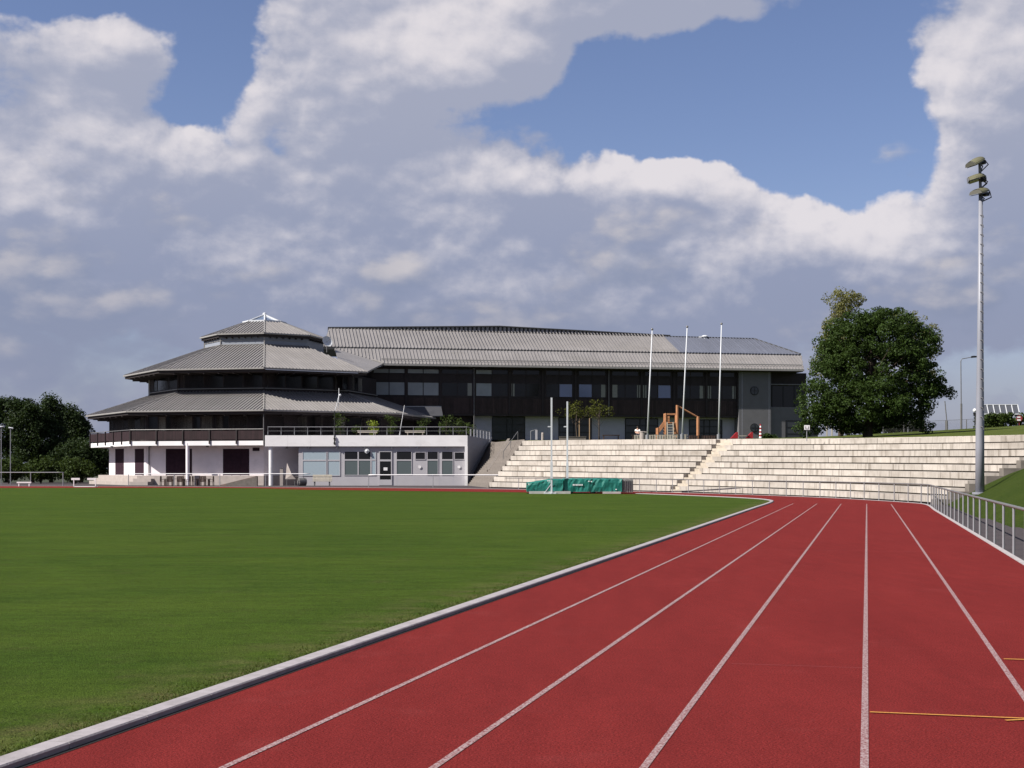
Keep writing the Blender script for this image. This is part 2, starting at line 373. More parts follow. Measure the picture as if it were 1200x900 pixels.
BT=[((-2.2,137.5),(1.5,148.5),4.74),((3.1,127.7),(9.5,133.8),4.55),((9.8,115.2),(17,120),4.30),((13.2,108.8),(20.6,113),4.18),((16,101.3),(23.5,104.8),4.03),((19.6,90.1),(27,92.3),3.85),((21.0,82.5),(28.5,83.5),3.73),((21.5,77.3),(29,77.5),3.65),((21.8,72.7),(29.4,71.7),3.6)]
Bc=catmull([Vector((*b[0],0)) for b in BT],16); Tc=catmull([Vector((*b[1],b[2])) for b in BT],16)
def lerpc(c,t):
    x=max(0,min(t,8))*16; i=min(int(x),len(c)-2); return c[i].lerp(c[i+1],x-i)
def TER(t,f,zf):                               # terrace point: along t, depth fraction f, height fraction zf
    a=lerpc(Bc,t); b=lerpc(Tc,t); p=a.lerp(Vector((b.x,b.y,0)),f); p.z=b.z*zf; return p
far=[(-4,183,5.55),(13,186,5.6),(26,184,5.65),(34,170,5.6),(37,152,5.5),(40,140,5.53),(45,137,5.78),(52,132,6.15),(60,118,6.4)]
Fc=catmull([Vector(q) for q in far],16)
PLATE=[]
for i in range(len(Tc)):
    a=TER(i/16,1.01,1.0); f=Fc[i]; row=[a]
    for k in (.08,.2,.4,.6,.8,1.0):
        q=a.lerp(f,k); q.z+= .12*math.sin(k*math.pi)*0.5; row.append(q)
    dirv=(f-a); dirv.z=0; dirv.normalize()
    row.append(f+dirv*45+Vector((0,0,-.3))); row.append(f+dirv*260+Vector((0,0,-6))); PLATE.append(row)
pl=MB(); n_=len(PLATE[0]); pl.add([p for r in PLATE for p in r],[(i*n_+j,(i+1)*n_+j,(i+1)*n_+j+1,i*n_+j+1) for i in range(len(PLATE)-1) for j in range(n_-1)])
# the flat left of the terrace, behind the staircase and under the deck
tag(pl.build('upper_lawn',M['lawn'],smooth=True),kind='structure')
def plate_z(x,y):
    best=None
    for r in PLATE:
        for p in r:
            d=(p.x-x)**2+(p.y-y)**2
            if best is None or d<best[0]: best=(d,p)
    # local plane from weighted neighbours
    ws=0;zs=0
    for r in PLATE:
        for p in r:
            d=(p.x-x)**2+(p.y-y)**2
            if d<best[0]+30: w=1/(d+.5); ws+=w; zs+=w*p.z
    return zs/ws
def on_plate(u,y):
    x=(u-600)*y/F; return Vector((x,y,plate_z(x,y)))

# ------------------------------------------------------------------ spectator terrace
ter=thing('spectator_terrace',(10,112,0),'long curved white concrete spectator terrace rising in nine rows behind the track bend','terrace')
NR=9
def aisle_t(f): return 2.86+(2.26-2.86)*f
def slab_row(t0,t1,k,mb):
    f0=k/NR; f1=(k+1)/NR; z0=k/NR; z1=(k+1)/NR
    t=t0; first=True; L0=None
    length=sum((TER(t0+(t1-t0)*i/40,f0,0)-TER(t0+(t1-t0)*(i+1)/40,f0,0)).length for i in range(40))
    n=max(1,round(length/3.1)); cuts=[0]+[ (i+random.uniform(-.22,.22))/n for i in range(1,n)]+[1]
    for a,b in zip(cuts,cuts[1:]):
        ta=t0+(t1-t0)*a; tb=t0+(t1-t0)*b; tone=random.random(); g=.0035*(t1-t0)/max(length,1)*3
        m=4
        for i in range(m):
            p=ta+(tb-ta)*i/m+(g if i==0 else 0); q=ta+(tb-ta)*(i+1)/m-(g if i==m-1 else 0)
            lip=.02
            zz=lambda tt,fr: TER(tt,0,fr).z
            def pt(tt,f,z): 
                w=TER(tt,f,0); w.z=z; return w
            zl0,zl1=zz(p,z0),zz(q,z0); zh0,zh1=zz(p,z1),zz(q,z1); gap=.075
            # seat slab (front proud), and the dark recessed foot below it
            mb.hexa([pt(p,f0,zl0+gap),pt(q,f0,zl1+gap),pt(q,f1+.012,zl1+gap),pt(p,f1+.012,zl0+gap),pt(p,f0,zh0),pt(q,f0,zh1),pt(q,f1+.012,zh1),pt(p,f1+.012,zh0)],0,tone)
            if i in (0,):
                pass
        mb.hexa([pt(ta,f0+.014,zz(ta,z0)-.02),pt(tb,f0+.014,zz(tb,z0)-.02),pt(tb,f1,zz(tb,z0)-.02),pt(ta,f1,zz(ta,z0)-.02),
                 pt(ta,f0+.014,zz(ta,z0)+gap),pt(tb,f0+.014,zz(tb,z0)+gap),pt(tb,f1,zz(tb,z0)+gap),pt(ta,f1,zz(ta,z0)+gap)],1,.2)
for k in range(NR):
    f=k/NR; at=aisle_t(f+.05); w=.095+.03*f
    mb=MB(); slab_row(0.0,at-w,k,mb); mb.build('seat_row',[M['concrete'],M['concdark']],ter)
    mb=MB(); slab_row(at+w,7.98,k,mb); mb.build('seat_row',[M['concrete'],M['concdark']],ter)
am=MB()
for j in range(2*NR):
    f0=j/(2*NR); f1=(j+1)/(2*NR); at=aisle_t(f0); w=.115+.03*f0
    p=[TER(at-w,f0,0),TER(at+w,f0,0),TER(at+w,1,0),TER(at-w,1,0)]
    zt=TER(at,0,f1).z; zb=max(TER(at,0,f0).z-.05,-.02)
    p=[TER(at-w,f0,0),TER(at+w,f0,0),TER(aisle_t(f1)+w,f1+.02,0),TER(aisle_t(f1)-w,f1+.02,0)]
    am.hexa([(q.x,q.y,-.02) for q in p]+[(q.x,q.y,zt-.03) for q in p],0,random.random())
am.build('aisle_steps',M['aisle'],ter)
# end wall by the bank: stepped grey cheek
em=MB()
for k in range(NR):
    f0=k/NR; f1=(k+1)/NR
    a=TER(7.98,f0,0); b=TER(8,f0,0); d=(b-a).normalized()
    p=[TER(7.985,f0-.02,0),TER(7.985,f1,0)]; p=[p[0],p[0]+d*.55,p[1]+d*.55,p[1]]
    zt=TER(8,0,f1).z-.16
    em.hexa([(q.x,q.y,-.1) for q in p]+[(q.x,q.y,zt) for q in p],0,random.random())
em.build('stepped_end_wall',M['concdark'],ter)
# coping along the top edge
cp=MB(); ct=[TER(i/16,1.0,1.0) for i in range(0,128)]
for a,b in zip(ct,ct[1:]):
    n=Vector(((b-a).y,-(b-a).x,0)).normalized()*-1
    q=[a+n*.0,b+n*.0,b-n*.45,a-n*.45]
    cp.hexa([(r.x,r.y,r.z-.05) for r in q]+[(r.x,r.y,r.z+.05) for r in q],0,.6)
cp.build('top_coping',M['concrete'],ter)

# ------------------------------------------------------------------ octagonal clubhouse
CX,CY=(310-600)*178/F,178.0; ROT=R(-80.3)
def oc(r,k,z=0.): a=ROT+R(45)*k; return Vector((CX+r*math.cos(a),CY+r*math.sin(a),z))
class Face:
    def __init__(s,A,B):
        s.A=Vector((A[0],A[1],0)); s.B=Vector((B[0],B[1],0)); s.d=(s.B-s.A).normalized(); s.n=Vector((s.d.y,-s.d.x,0))
        if s.n.dot(-s.A)<0: s.n=-s.n
    def pt(s,u,off=0.,z=0.):
        k=(u-600)/F; a=s.A+s.n*off
        t=(k*a.y-a.x)/(s.d.x-k*s.d.y); p=a+s.d*t; return Vector((p.x,p.y,z))
    def z(s,u,v,off=0.): return Z(v,s.pt(u,off).y)
    def panel(s,mb,u0,u1,z0,z1,off,th,mi=0,tone=.5):
        a=s.pt(u0,off); b=s.pt(u1,off)
        return s.panel_ab(mb,a,b,z0,z1,th,mi,tone)
    def panel_ab(s,mb,a,b,z0,z1,th,mi=0,tone=.5):
        c=b-s.n*th; e=a-s.n*th
        return mb.hexa([(q.x,q.y,z0) for q in (a,b,c,e)]+[(q.x,q.y,z1) for q in (a,b,c,e)],mi,tone)
    def panel_v(s,mb,u0,u1,v0,v1,off,th,mi=0,tone=.5):
        um=(u0+u1)/2; return s.panel(mb,u0,u1,s.z(um,v1,off),s.z(um,v0,off),off,th,mi,tone)
def slope(mb,e0,e1,t1,t0,spacing=.45,w=.065,h=.105,th=.18,mi=0,rib=True,ribmi=None):
    """a sheet of standing-seam roofing: eave e0-e1, top edge t0-t1, raised seams running up the slope"""
    e0,e1,t0,t1=map(Vector,(e0,e1,t0,t1)); ax=(e1-e0).normalized(); L=(e1-e0).length
    n=ax.cross(t0-e0).normalized()
    if n.z<0: n=-n
    up=n.cross(ax).normalized()
    if up.z<0: up=-up
    mb.hexa([e0-n*th,e1-n*th,t1-n*th,t0-n*th,e0,e1,t1,t0],mi)
    if not rib: return
    x0=(t0-e0).dot(ax); x1=(t1-e0).dot(ax); h0=(t0-e0).dot(up); h1=(t1-e0).dot(up)
    lo=min(0,x0); s=lo+spacing*.5
    while s<max(L,x1):
        ymax=1e9; ymin=0.
        if s<x0: ymax=h0*s/x0
        elif s>x1: ymax=h1*(L-s)/(L-x1) if x1<L else h1
        else: ymax=h0+(h1-h0)*(s-x0)/(x1-x0)
        if s<0: ymin=h0*s/x0
        if s>L: ymin=h1*(s-L)/(x1-L)
        if ymax-ymin>.15:
            a=e0+ax*s+up*ymin; b=e0+ax*s+up*ymax
            mb.bar(a+n*(h/2-.01),b+n*(h/2-.01),w,h,ribmi if ribmi is not None else mi,up=n,tone=random.random())
        s+=spacing
club=thing('octagonal_clubhouse',(CX,CY,0),'octagonal white clubhouse with three tiers of grey metal roof, brown balcony and glass cap','clubhouse')
def oct_wall(mb,r,z0,z1,ks=range(8),th=.25,mi=0):
    for k in ks:
        a,b=oc(r,k),oc(r,k+1); c,d=oc(r-th,k+1),oc(r-th,k)
        mb.hexa([(q.x,q.y,z0) for q in (a,b,c,d)]+[(q.x,q.y,z1) for q in (a,b,c,d)],mi)
def oct_roof(name,ro,zo,ri,zi,sp,ks=range(8)):
    mb=MB()
    for k in ks: slope(mb,oc(ro,k,zo),oc(ro,k+1,zo),oc(ri,k+1,zi),oc(ri,k,zi),spacing=sp)
    o=mb.build(name,M['roof'],club)
    g=MB()
    for k in ks:
        g.bar(oc(ro+.06,k,zo-.06),oc(ro+.06,k+1,zo-.06),.14,.16)
        g.bar(oc(ro,k,zo+.05),oc(ri,k,zi+.05),.13,.12)
    g.build('gutter',M['gutter'],o)
    s=MB()
    for k in ks:
        s.hexa([oc(ro-.1,k,zo-.42),oc(ro-.1,k+1,zo-.42),oc(ri-.4,k+1,zo-.42),oc(ri-.4,k,zo-.42),oc(ro-.1,k,zo-.2),oc(ro-.1,k+1,zo-.2),oc(ri-.4,k+1,zo-.2),oc(ri-.4,k,zo-.2)])
        m_=7
        for i in range(1,m_):
            a=oc(ro-.15,k,zo-.5).lerp(oc(ro-.15,k+1,zo-.5),i/m_); b=oc(ri,k,zo-.5).lerp(oc(ri,k+1,zo-.5),i/m_); s.bar(a,b,.12,.2)
    s.build('soffit',M['soffit'],o); return o
oct_roof('lower_roof',21.7,8.41,14.0,10.95,.42)
oct_roof('middle_roof',17.2,13.42,7.3,16.95,.42,(0,4,5,6,7))
oct_roof('upper_roof',7.9,18.3,2.7,20.2,.40)
# skylight cap
sk=MB()
for k in range(8):
    sk.add([oc(2.6,k,20.25),oc(2.6,k+1,20.25),Vector((CX,CY,21.28))],[(0,1,2)])
sko=sk.build('skylight',M['skyglass'],club)
sf=MB()
for k in range(8):
    sf.bar(oc(2.65,k,20.3),oc(2.65,k+1,20.3),.22,.22); sf.bar(oc(2.65,k,20.3),Vector((CX,CY,21.34)),.16,.16)
sf.ball((CX,CY,21.36),.25); sf.build('skylight_frame',M['whitemetal'],sko)
# walls
w=MB(); oct_wall(w,19.0,-.1,4.45); w.build('ground_floor_wall',M['wallwhite'],club)
w=MB(); oct_wall(w,19.0,4.99,8.2); fl=w.build('first_floor_wall',M['darkwood'],club)
w=MB(); oct_wall(w,14.1,10.5,13.3); f2=w.build('second_floor_wall',M['darkwood'],club)
w=MB(); oct_wall(w,7.4,16.4,18.2); w.build('drum_wall',mat('drum_cladding',(.20,.215,.25),.6,var=.06),club)
w=MB()
for k in range(-3,1):
    for z in (16.98,17.5): w.bar(oc(7.45,k,z),oc(7.45,k+1,z),.05,.06)
    w.bar(oc(7.45,k,16.9),oc(7.45,k,18.2),.12)
w.build('drum_trim',M['gutter'],club)
# platform, steps
def octring(mb,r,z0,z1,ks,f0=0.,f1=1.,rin=18.9):
    for k in ks:
        a=oc(r,k).lerp(oc(r,k+1),f0); b=oc(r,k).lerp(oc(r,k+1),f1); d=oc(rin,k).lerp(oc(rin,k+1),f0); c=oc(rin,k).lerp(oc(rin,k+1),f1)
        mb.hexa([(q.x,q.y,z0) for q in (a,b,c,d)]+[(q.x,q.y,z1) for q in (a,b,c,d)])
w=MB(); octring(w,20.3,-.1,1.08,range(-4,1)); w.build('plinth',M['stone'],club)
w=MB()
for i,(r,z) in enumerate(((20.85,.72),(21.4,.38))):
    octring(w,r,-.1,z,(-2,)); octring(w,r,-.1,z,(-1,),0,.14)
w.build('entrance_steps',M['stone'],club)
# balcony
bal=MB(); octring(bal,21.2,4.47,4.98,range(-4,0),rin=18.5); bal.build('balcony_slab',M['white'],club)
bal=MB(); 
for k in range(-3,0):
    A,B=oc(21.25,k),oc(21.25,k+1); L=(B-A).length; n=int(L/.12)
    fc=Face(A,B)
    for i in range(n):
        a=A.lerp(B,(i+.08)/n); b=A.lerp(B,(i+.92)/n); fc.panel_ab(bal,a,b,5.12,6.12,.04,0,random.random())
    for z in (5.2,6.0): bal.bar((A-fc.n*.06)+Vector((0,0,z)),(B-fc.n*.06)+Vector((0,0,z)),.05,.09)
bo=bal.build('balustrade',M['brownwood'],club)
for k in range(-3,0):
    A,B=oc(21.27,k),oc(21.27,k+1); n=5
    for i in range(n):
        p=A.lerp(B,i/n); bal=MB(); bal.box((p.x,p.y,5.45),(.15,.15,1.62),rz=math.atan2((B-A).y,(B-A).x)); bal.build('balustrade_post',M['darkwood'],bo)
bal=MB()
for k in range(-3,0): bal.tube([oc(21.22,k,6.28),oc(21.22,k+1,6.28)],.045,8)
bal.build('handrail',M['galvdark'],bo)
# faces with doors and windows
FL=Face(oc(19.0,-2),oc(19.0,-1)); FF=Face(oc(19.0,-1),oc(19.0,0)); FR=Face(oc(19.0,0),oc(19.0,1)); FRR=Face(oc(19.0,1),oc(19.0,2))
def door(face,u0,u1,z0,z1,parent,m,leafs=2,name='door'):
    b=MB(); a0=face.pt(u0,.02); a1=face.pt(u1,.02); fr=.09
    d=face.d if (a1-a0).dot(face.d)>0 else -face.d
    face.panel_ab(b,a0,a0+d*fr,z0,z1,.14); face.panel_ab(b,a1-d*fr,a1,z0,z1,.14); face.panel_ab(b,a0+d*fr,a1-d*fr,z1-fr,z1,.14)
    for i in range(1,leafs):
        c=a0.lerp(a1,i/leafs); face.panel_ab(b,c-d*.04,c+d*.04,z0,z1-fr,.12)
    o=b.build(name,m,parent); g=MB(); face.panel_ab(g,a0+d*fr-face.n*.012,a1-d*fr-face.n*.012,z0+.02,z1-fr,.05); g.build('leaf',m,o); return o
for f_,u0,u1,n in ((FL,135,145,1),(FL,158,168.5,1),(FF,194.3,224.9,3),(FF,261.3,292,3)):
    door(f_,u0,u1,1.1,f_.z((u0+u1)/2,526.),club,M['doorpurple'],n)
b=MB(); FF.panel_v(b,296,304,524.5,528.5,.05,.1); b.build('vent_grille',M['doorpurple'],club)
b=MB(); p=FF.pt(174.5,.1); b.tube([p+Vector((0,0,1.1)),p+Vector((0,0,4.4))],.06,8); b.build('downpipe',M['galvdark'],club)
p=oc(21.32,0); b=MB(); b.tube([Vector((p.x,p.y,4.5)),Vector((p.x,p.y,8.3))],.055,8); b.build('downpipe',M['galvdark'],club)
def windows(face,ua,ub,z0,z1,parent,pat,off=.03,frame='darkwood'):
    """pat: list of (weight, material key); every pane is one window with a frame and a pane"""
    tot=sum(w_ for w_,_ in pat); a0=face.pt(ua,off); a1=face.pt(ub,off); d=(a1-a0).normalized(); L=(a1-a0).length; x=0
    for w_,mk in pat:
        l=L*w_/tot; p=a0+d*x; q=a0+d*(x+l); x+=l
        if mk is None: continue
        b=MB(); fr=.07
        face.panel_ab(b,p,p+d*fr,z0,z1,.1); face.panel_ab(b,q-d*fr,q,z0,z1,.1); face.panel_ab(b,p+d*fr,q-d*fr,z1-fr,z1,.1); face.panel_ab(b,p+d*fr,q-d*fr,z0,z0+fr,.1)
        o=b.build('window',M[frame],parent); g=MB(); face.panel_ab(g,p+d*fr-face.n*.03,q-d*fr-face.n*.03,z0+fr,z1-fr,.04); g.build('pane',M[mk],o)
C_,D_='curtain','glass'
windows(FL,129,169,5.05,7.9,club,[(2,D_),(1.5,C_),(1.2,D_),(1.6,C_),(1.4,D_),(1,C_)])
windows(FF,173,308,5.05,7.9,club,[(1.6,D_),(1.2,C_),(.8,D_),(3.2,C_),(1.2,D_),(1.8,C_),(.5,D_),(1,C_),(.9,D_),(2.8,C_),(2.2,D_)])
windows(FR,313,447,5.6,7.9,club,[(2,D_),(2.6,C_),(1,D_),(.9,C_),(2.6,C_),(2,D_),(1,C_),(1.4,D_)])
S2L=Face(oc(14.1,-2),oc(14.1,-1)); S2F=Face(oc(14.1,-1),oc(14.1,0)); S2R=Face(oc(14.1,0),oc(14.1,1)); S2RR=Face(oc(14.1,1),oc(14.1,2))
windows(S2L,180,209,11.35,13.1,club,[(1,D_),(3,D_),(2.5,D_)])
windows(S2F,214,308,11.35,13.1,club,[(.5,C_),(5,D_),(5,D_),(5,D_),(5,D_)])
windows(S2R,312,395,11.35,13.1,club,[(.6,C_),(4,D_),(4,D_),(4,D_),(4,D_),(.8,C_)])
windows(S2RR,402,425,11.35,13.1,club,[(2,D_),(1.5,C_),(1,D_),(1.5,C_)])
b=MB()
for k in (-2,-1,0,1): b.bar(oc(14.2,k,11.25),oc(14.2,k+1,11.25),.16,.08)
b.build('window_sill',M['gutter'],club)
for k in (-2,-1,0,1):
    b=MB(); p=oc(14.15,k); b.box((p.x,p.y,12.1),(.2,.2,2.6)); b.build('corner_post',M['gutter'] if k in (-2,) else M['darkwood'],club)
# balcony columns
for u,rr in ((220,21.0),):
    q=Face(oc(rr,-1),oc(rr,0)).pt(u,0); b=MB(); b.tube([(q.x,q.y,-.03),(q.x,q.y,4.75)],.22,16); b.build('column',M['wallwhite'],club,smooth=False)
# soffit lamps
for u in (131,176,243):
    q=FF.pt(u,1.4); b=MB(); b.tube([(q.x,q.y,4.28),(q.x,q.y,4.47)],.16,10); b.build('soffit_lamp',M['galvdark'],club)
# satellite dish on the middle roof
def rel(p,*q): return tuple(p[i]+q[i] for i in range(3))
dish=thing('satellite_dish',P(381,404,172),'white satellite dish beside the drum of the octagonal clubhouse roof','satellite dish')
b=MB(); c=P(383,400.5,172); ax=Vector((.6,-.75,.35)).normalized(); xx=ax.cross(Vector((0,0,1))).normalized(); yy=xx.cross(ax)
vs=[];fs=[]
for i in range(5):
    r=.55*i/4+.001
    for j in range(16):
        t=2*math.pi*j/16; vs.append(c+ax*(.35*(r/.55)**2*.5)+(xx*math.cos(t)+yy*math.sin(t))*r*1.25)
for i in range(4):
    for j in range(16): fs.append((i*16+j,i*16+(j+1)%16,(i+1)*16+(j+1)%16,(i+1)*16+j))
b.add(vs,fs); b.add([q-ax*.03 for q in vs],[f[::-1] for f in fs]); b.build('dish_bowl',M['whitemetal'],dish,recalc=False)
b=MB(); b.tube([c-Vector((0,0,1.3)),c-ax*.05],.05,8); b.tube([c,c+ax*.7],.02,6); b.box(c+ax*.72,(.1,.1,.1)); b.build('mount',M['galvdark'],dish)
# antenna on the lower roof
a0=P(393,480,160); ant=thing('roof_antenna',a0,'thin white antenna mast standing on the lower clubhouse roof','antenna')
b=MB(); b.tube([P(392.5,481,158.6),P(394,476,159.8),P(397,464,161),P(397.2,455,161.3)],.028,8); b.tube([P(396.5,478,160),P(397.2,462,161)],.025,6); b.ball(P(398.5,463,161),.14); b.build('mast',M['whitemetal'],ant)

# ------------------------------------------------------------------ terrace block (changing rooms) under the deck
YP=156.6
blk=thing('changing_room_block',((430-600)*YP/F,YP+2,0),'low pale grey block with row of dark windows under a white parapet deck','building')
fp=Face(((310-600)*YP/F,YP),((548-600)*YP/F,YP)); YW=YP+.32; fw=Face(((310-600)*YW/F,YW),((548-600)*YW/F,YW))
ZS,ZP=4.34,5.56
cornerR=Vector((fp.pt(548).x,YP,0)); SWend=Vector((-2.5,169,0))
b=MB()
cuts=[310.5,337,364,391.5,440.7,493,547.9]
for a,c in zip(cuts,cuts[1:]): fp.panel(b,a+.08,c-.08,ZS,ZP,0,.24,0,random.random())
fp.panel(b,310.5,547.9,ZS+.03,ZP-.03,-.02,.2)
b.build('parapet',M['white'],blk)
b=MB(); x0=fp.pt(311).x; x1=cornerR.x
b.hexa([(x0,YP+.28,4.36),(x1-.05,YP+.28,4.36),(x1+2.2,169,4.36),(x0+14,176,4.36),(x0,YP+.28,5.0),(x1-.05,YP+.28,5.0),(x1+2.2,169,5.0),(x0+14,176,5.0)])
b.build('deck_slab',M['wallwhite'],blk)
b=MB(); dW=fw
b1=MB(); fw.panel(b1,350,545,-.05,4.36,0,.3); fwall=b1.build('front_wall',M['palegrey'],blk)
# windows of the front wall
def bwin(u0,u1,va,vb,mk,split=None,fr='palegrey'):
    b=MB(); off=.05; a0=fw.pt(u0,off); a1=fw.pt(u1,off); z1=fw.z(u0,va); z0=fw.z(u0,vb); t=.07; d=fw.d if fw.d.x>0 else -fw.d
    fw.panel_ab(b,a0-d*t,a0,z0-t,z1+t,.12); fw.panel_ab(b,a1,a1+d*t,z0-t,z1+t,.12); fw.panel_ab(b,a0,a1,z1,z1+t,.12); fw.panel_ab(b,a0,a1,z0-t,z0,.12)
    zs=[z0,z1]
    if split: zm=fw.z(u0,split); fw.panel_ab(b,a0,a1,zm-.08,zm+.08,.11); zs=[z0,zm-.08,zm+.08,z1]
    o=b.build('window',M[fr],blk)
    for i in range(0,len(zs),2):
        g=MB(); fw.panel_ab(g,a0-fw.n*.03,a1-fw.n*.03,zs[i],zs[i+1],.04); g.build('pane',M[mk] if i==0 else M['glass' if mk=='glassgreen' else mk],o)
M['palefloat']=mat('painted_reflection_pane',(.30,.36,.40),.25,spec=.5)  # bluish reflection painted into the pane colour
bwin(355,382,529,557,'palefloat',539.5); bwin(384.5,398,529,557,'palefloat',539.5)
bwin(404,419,529.3,556.5,'glassgreen',539); bwin(420.5,434,529.3,556.5,'glassgreen',539); bwin(435.5,440,529.3,556.5,'palefloat',539)
bwin(465,482,529.3,555.5,'glassgreen',539.2); bwin(487,498,530.2,538,'glass'); bwin(501,513,529.5,556,'glassgreen',539); bwin(518,530.5,529.5,556,'glassgreen',539); bwin(533,544,530.2,538,'glass')
b=MB(); fw.panel_v(b,444,445.2,529,568.6,.08,.12); fw.panel_v(b,458.2,459.4,529,568.6,.08,.12); fw.panel_v(b,445.2,458.2,538.4,540.6,.08,.12); fw.panel_v(b,445.2,458.2,528.6,529.6,.08,.12); fw.panel_v(b,445.2,458.2,562,568.6,.08,.1)
dr=b.build('door',M['palegrey'],blk); g=MB(); fw.panel_v(g,445.2,458.2,540.6,562,.04,.05); fw.panel_v(g,445.2,458.2,529.6,538.4,.04,.05); g.build('pane',M['glass'],dr)
g=MB(); fw.panel_v(g,449.5,454,547.8,551.3,.06,.015); tag(g.build('paper_notice',M['white'],dr),'white paper notice on the dark door glass')
for u in (492,538):
    g=MB(); p=fw.pt(u,.02); zc=fw.z(u,547.3); g.tube([p+Vector((0,0,zc)),p+fw.n*.06+Vector((0,0,zc))],.17,12); g.build('wall_plaque',M['white'],blk)
# wall base seams
g=MB()
for u in (432,444,465,485,499,515,531): fw.panel_v(g,u,u+.35,557.5,568.4,.004,.03)
g.build('wall_joint',M['wingrey'],blk)
for u in (302,318,336,362,395,427,459,489,523):
    if u==302: continue
    q=fp.pt(u,-.2 if u>345 else -1.3); g=MB(); g.tube([(q.x,q.y,4.10),(q.x,q.y,4.37)],.12,10); g.build('soffit_lamp',M['galv'],blk)
q=fw.pt(430,.12,fw.z(430,528.6)); g=MB(); g.tube([q,q+fw.n*.1],.26,16); g.ball(q+fw.n*.1,.16); g.build('wall_lamp',M['whitemetal'],blk)
# corner pillar, flank wall, left recess, left column
g=MB(); g.box((cornerR.x-.16,YP+.12,2.13),(.32,.34,4.4)); g.build('corner_pillar',M['white'],blk)
sw=Face(cornerR,SWend); nrm=Vector((sw.d.y,-sw.d.x,0)); 
if nrm.x<0: nrm=-nrm
g=MB(); a,c=cornerR+Vector((0,.3,0)),SWend; inn=-nrm*.35
zt=lambda p:ZP
g.hexa([(a.x,a.y,-.1),(c.x,c.y,-.1),(c.x+inn.x,c.y+inn.y,-.1),(a.x+inn.x,a.y+inn.y,-.1),(a.x,a.y,ZP),(c.x,c.y,ZP-.25),(c.x+inn.x,c.y+inn.y,ZP-.25),(a.x+inn.x,a.y+inn.y,ZP)])
g.build('flank_wall',mat('grey_flank_render',(.26,.255,.265),.85,var=.08),blk)
q=fp.pt(317.5,-.4); g=MB(); g.tube([(q.x,q.y,-.05),(q.x,q.y,4.4)],.24,16); g.build('column',M['white'],blk)
g=MB(); back=Face(((312-600)*163/F,163),((352-600)*163/F,163)); back.panel(g,309,351,-.05,4.36,0,.2); g.build('recess_wall',mat('pinkish_render',(.36,.32,.33),.85),blk)
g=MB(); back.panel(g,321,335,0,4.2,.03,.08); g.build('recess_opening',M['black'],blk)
g=MB(); pa=fw.pt(350,0); g.hexa([(pa.x-.02,YW+.02,-.05),(pa.x+.25,YW+.02,-.05),(pa.x+.25,163,-.05),(pa.x-.02,163,-.05),(pa.x-.02,YW+.02,4.36),(pa.x+.25,YW+.02,4.36),(pa.x+.25,163,4.36),(pa.x-.02,163,4.36)]); g.build('recess_side_wall',M['palegrey'],blk)
# black rainwater pipe in front of the deck
g=MB(); q=fp.pt(392,.12); g.tube([(q.x,q.y,4.5),(q.x,q.y,5.5)],.07,8); g.tube([(q.x,q.y+.1,5.5),(q.x,q.y+.1,8.3)],.05,8); 
for z in (4.7,5.2): g.box((q.x,q.y,z),(.22,.12,.16))
g.build('downpipe',M['black'],blk)
# deck railing with posts
rail=thing('deck_railing',(fp.pt(430).x,YP+.15,ZP),'slim metal railing along the white parapet deck','railing')
g=MB(); pr=[fp.pt(313.5,-.14,6.5),fp.pt(547.5,-.14,6.5),Vector((SWend.x-.2,SWend.y,6.3))]; g.tube(pr,.032,8); g.tube([p-Vector((0,0,.45)) for p in pr],.012,6); g.build('handrail',M['galv'],rail)
for i in range(16):
    q=fp.pt(314+i*15.5,-.14); g=MB(); g.tube([(q.x,q.y,ZP-.02),(q.x,q.y,6.5)],.02,8); g.box((q.x,q.y-.05,ZP+.25),(.07,.05,.34)); g.build('post',M['galv'],rail)
for i in range(1,8):
    q=pr[1].lerp(pr[2],i/7.); g=MB(); g.box((q.x,q.y,5.85),(.16,.16,.95)); g.build('post',M['galv'],rail)
# ------------------------------------------------------------------ main wing
WD=Vector((math.cos(R(10.8)),math.sin(R(10.8)),0)); WN=Vector((WD.y,-WD.x,0))
KS=1.11; WO=Vector((-11.16,164.6,0))*KS
def zs(z): return H+(z-H)*KS
wf=Face(WO,WO+WD*50)
def WP(u,b,z): return wf.pt(u,b,z)
def WV(u,v,b): p=wf.pt(u,b); return Vector((p.x,p.y,Z(v,p.y)))
wing=thing('main_building',WP(680,0,5.2),'long dark timber and grey building with broad metal roof above the terrace','building')
ZE=zs(13.74)
# roof
rb=MB()
eL,eR=WP(449,1.6,ZE+.28),WP(942,1.6,ZE+.28); sL=WP(392,-2.1,zs(15.95))
sR=eR+WD*1.2-WN*3.7; sR.z=zs(15.95)
slope(rb,eL,eR,sR,sL,.45,th=.22)
# valley piece towards the octagon
pv=[WP(392,-2.1,zs(15.95)),eL,oc(17.25,1,13.5),oc(12.5,1,15.2)]
rb.hexa([q-Vector((0,0,.2)) for q in pv]+pv)
ro=rb.build('lower_roof',M['roof'],wing)
g=MB(); g.bar(eL+WN*.08-Vector((0,0,.12)),eR+WN*.08-Vector((0,0,.12)),.18,.26); g.bar(eL+WN*.02+Vector((0,0,.08)),eL+(sL-eL)*.2+Vector((0,0,.1)),.12,.12); g.build('gutter',M['gutter'],ro)
g=MB(); a=WP(447,1.0,ZE+.9); c=WP(940,1.0,ZE+.9); g.bar(a,c,.06,.14); g.build('snow_guard',M['gutter'],ro)
rb=MB(); uL,uR=WP(378,-2.4,zs(16.15)),sR-WN*.3+Vector((0,0,.2))
tL,tR=WV(386,384.7,-9.5),WV(884,397.2,-9.5)
split_b,split_t=WP(797,-2.4,zs(16.15)),WV(778,394.2,-9.5)
slope(rb,uL,split_b,split_t,tL,.45,th=.25); r1=rb.build('upper_roof',M['roof'],wing)
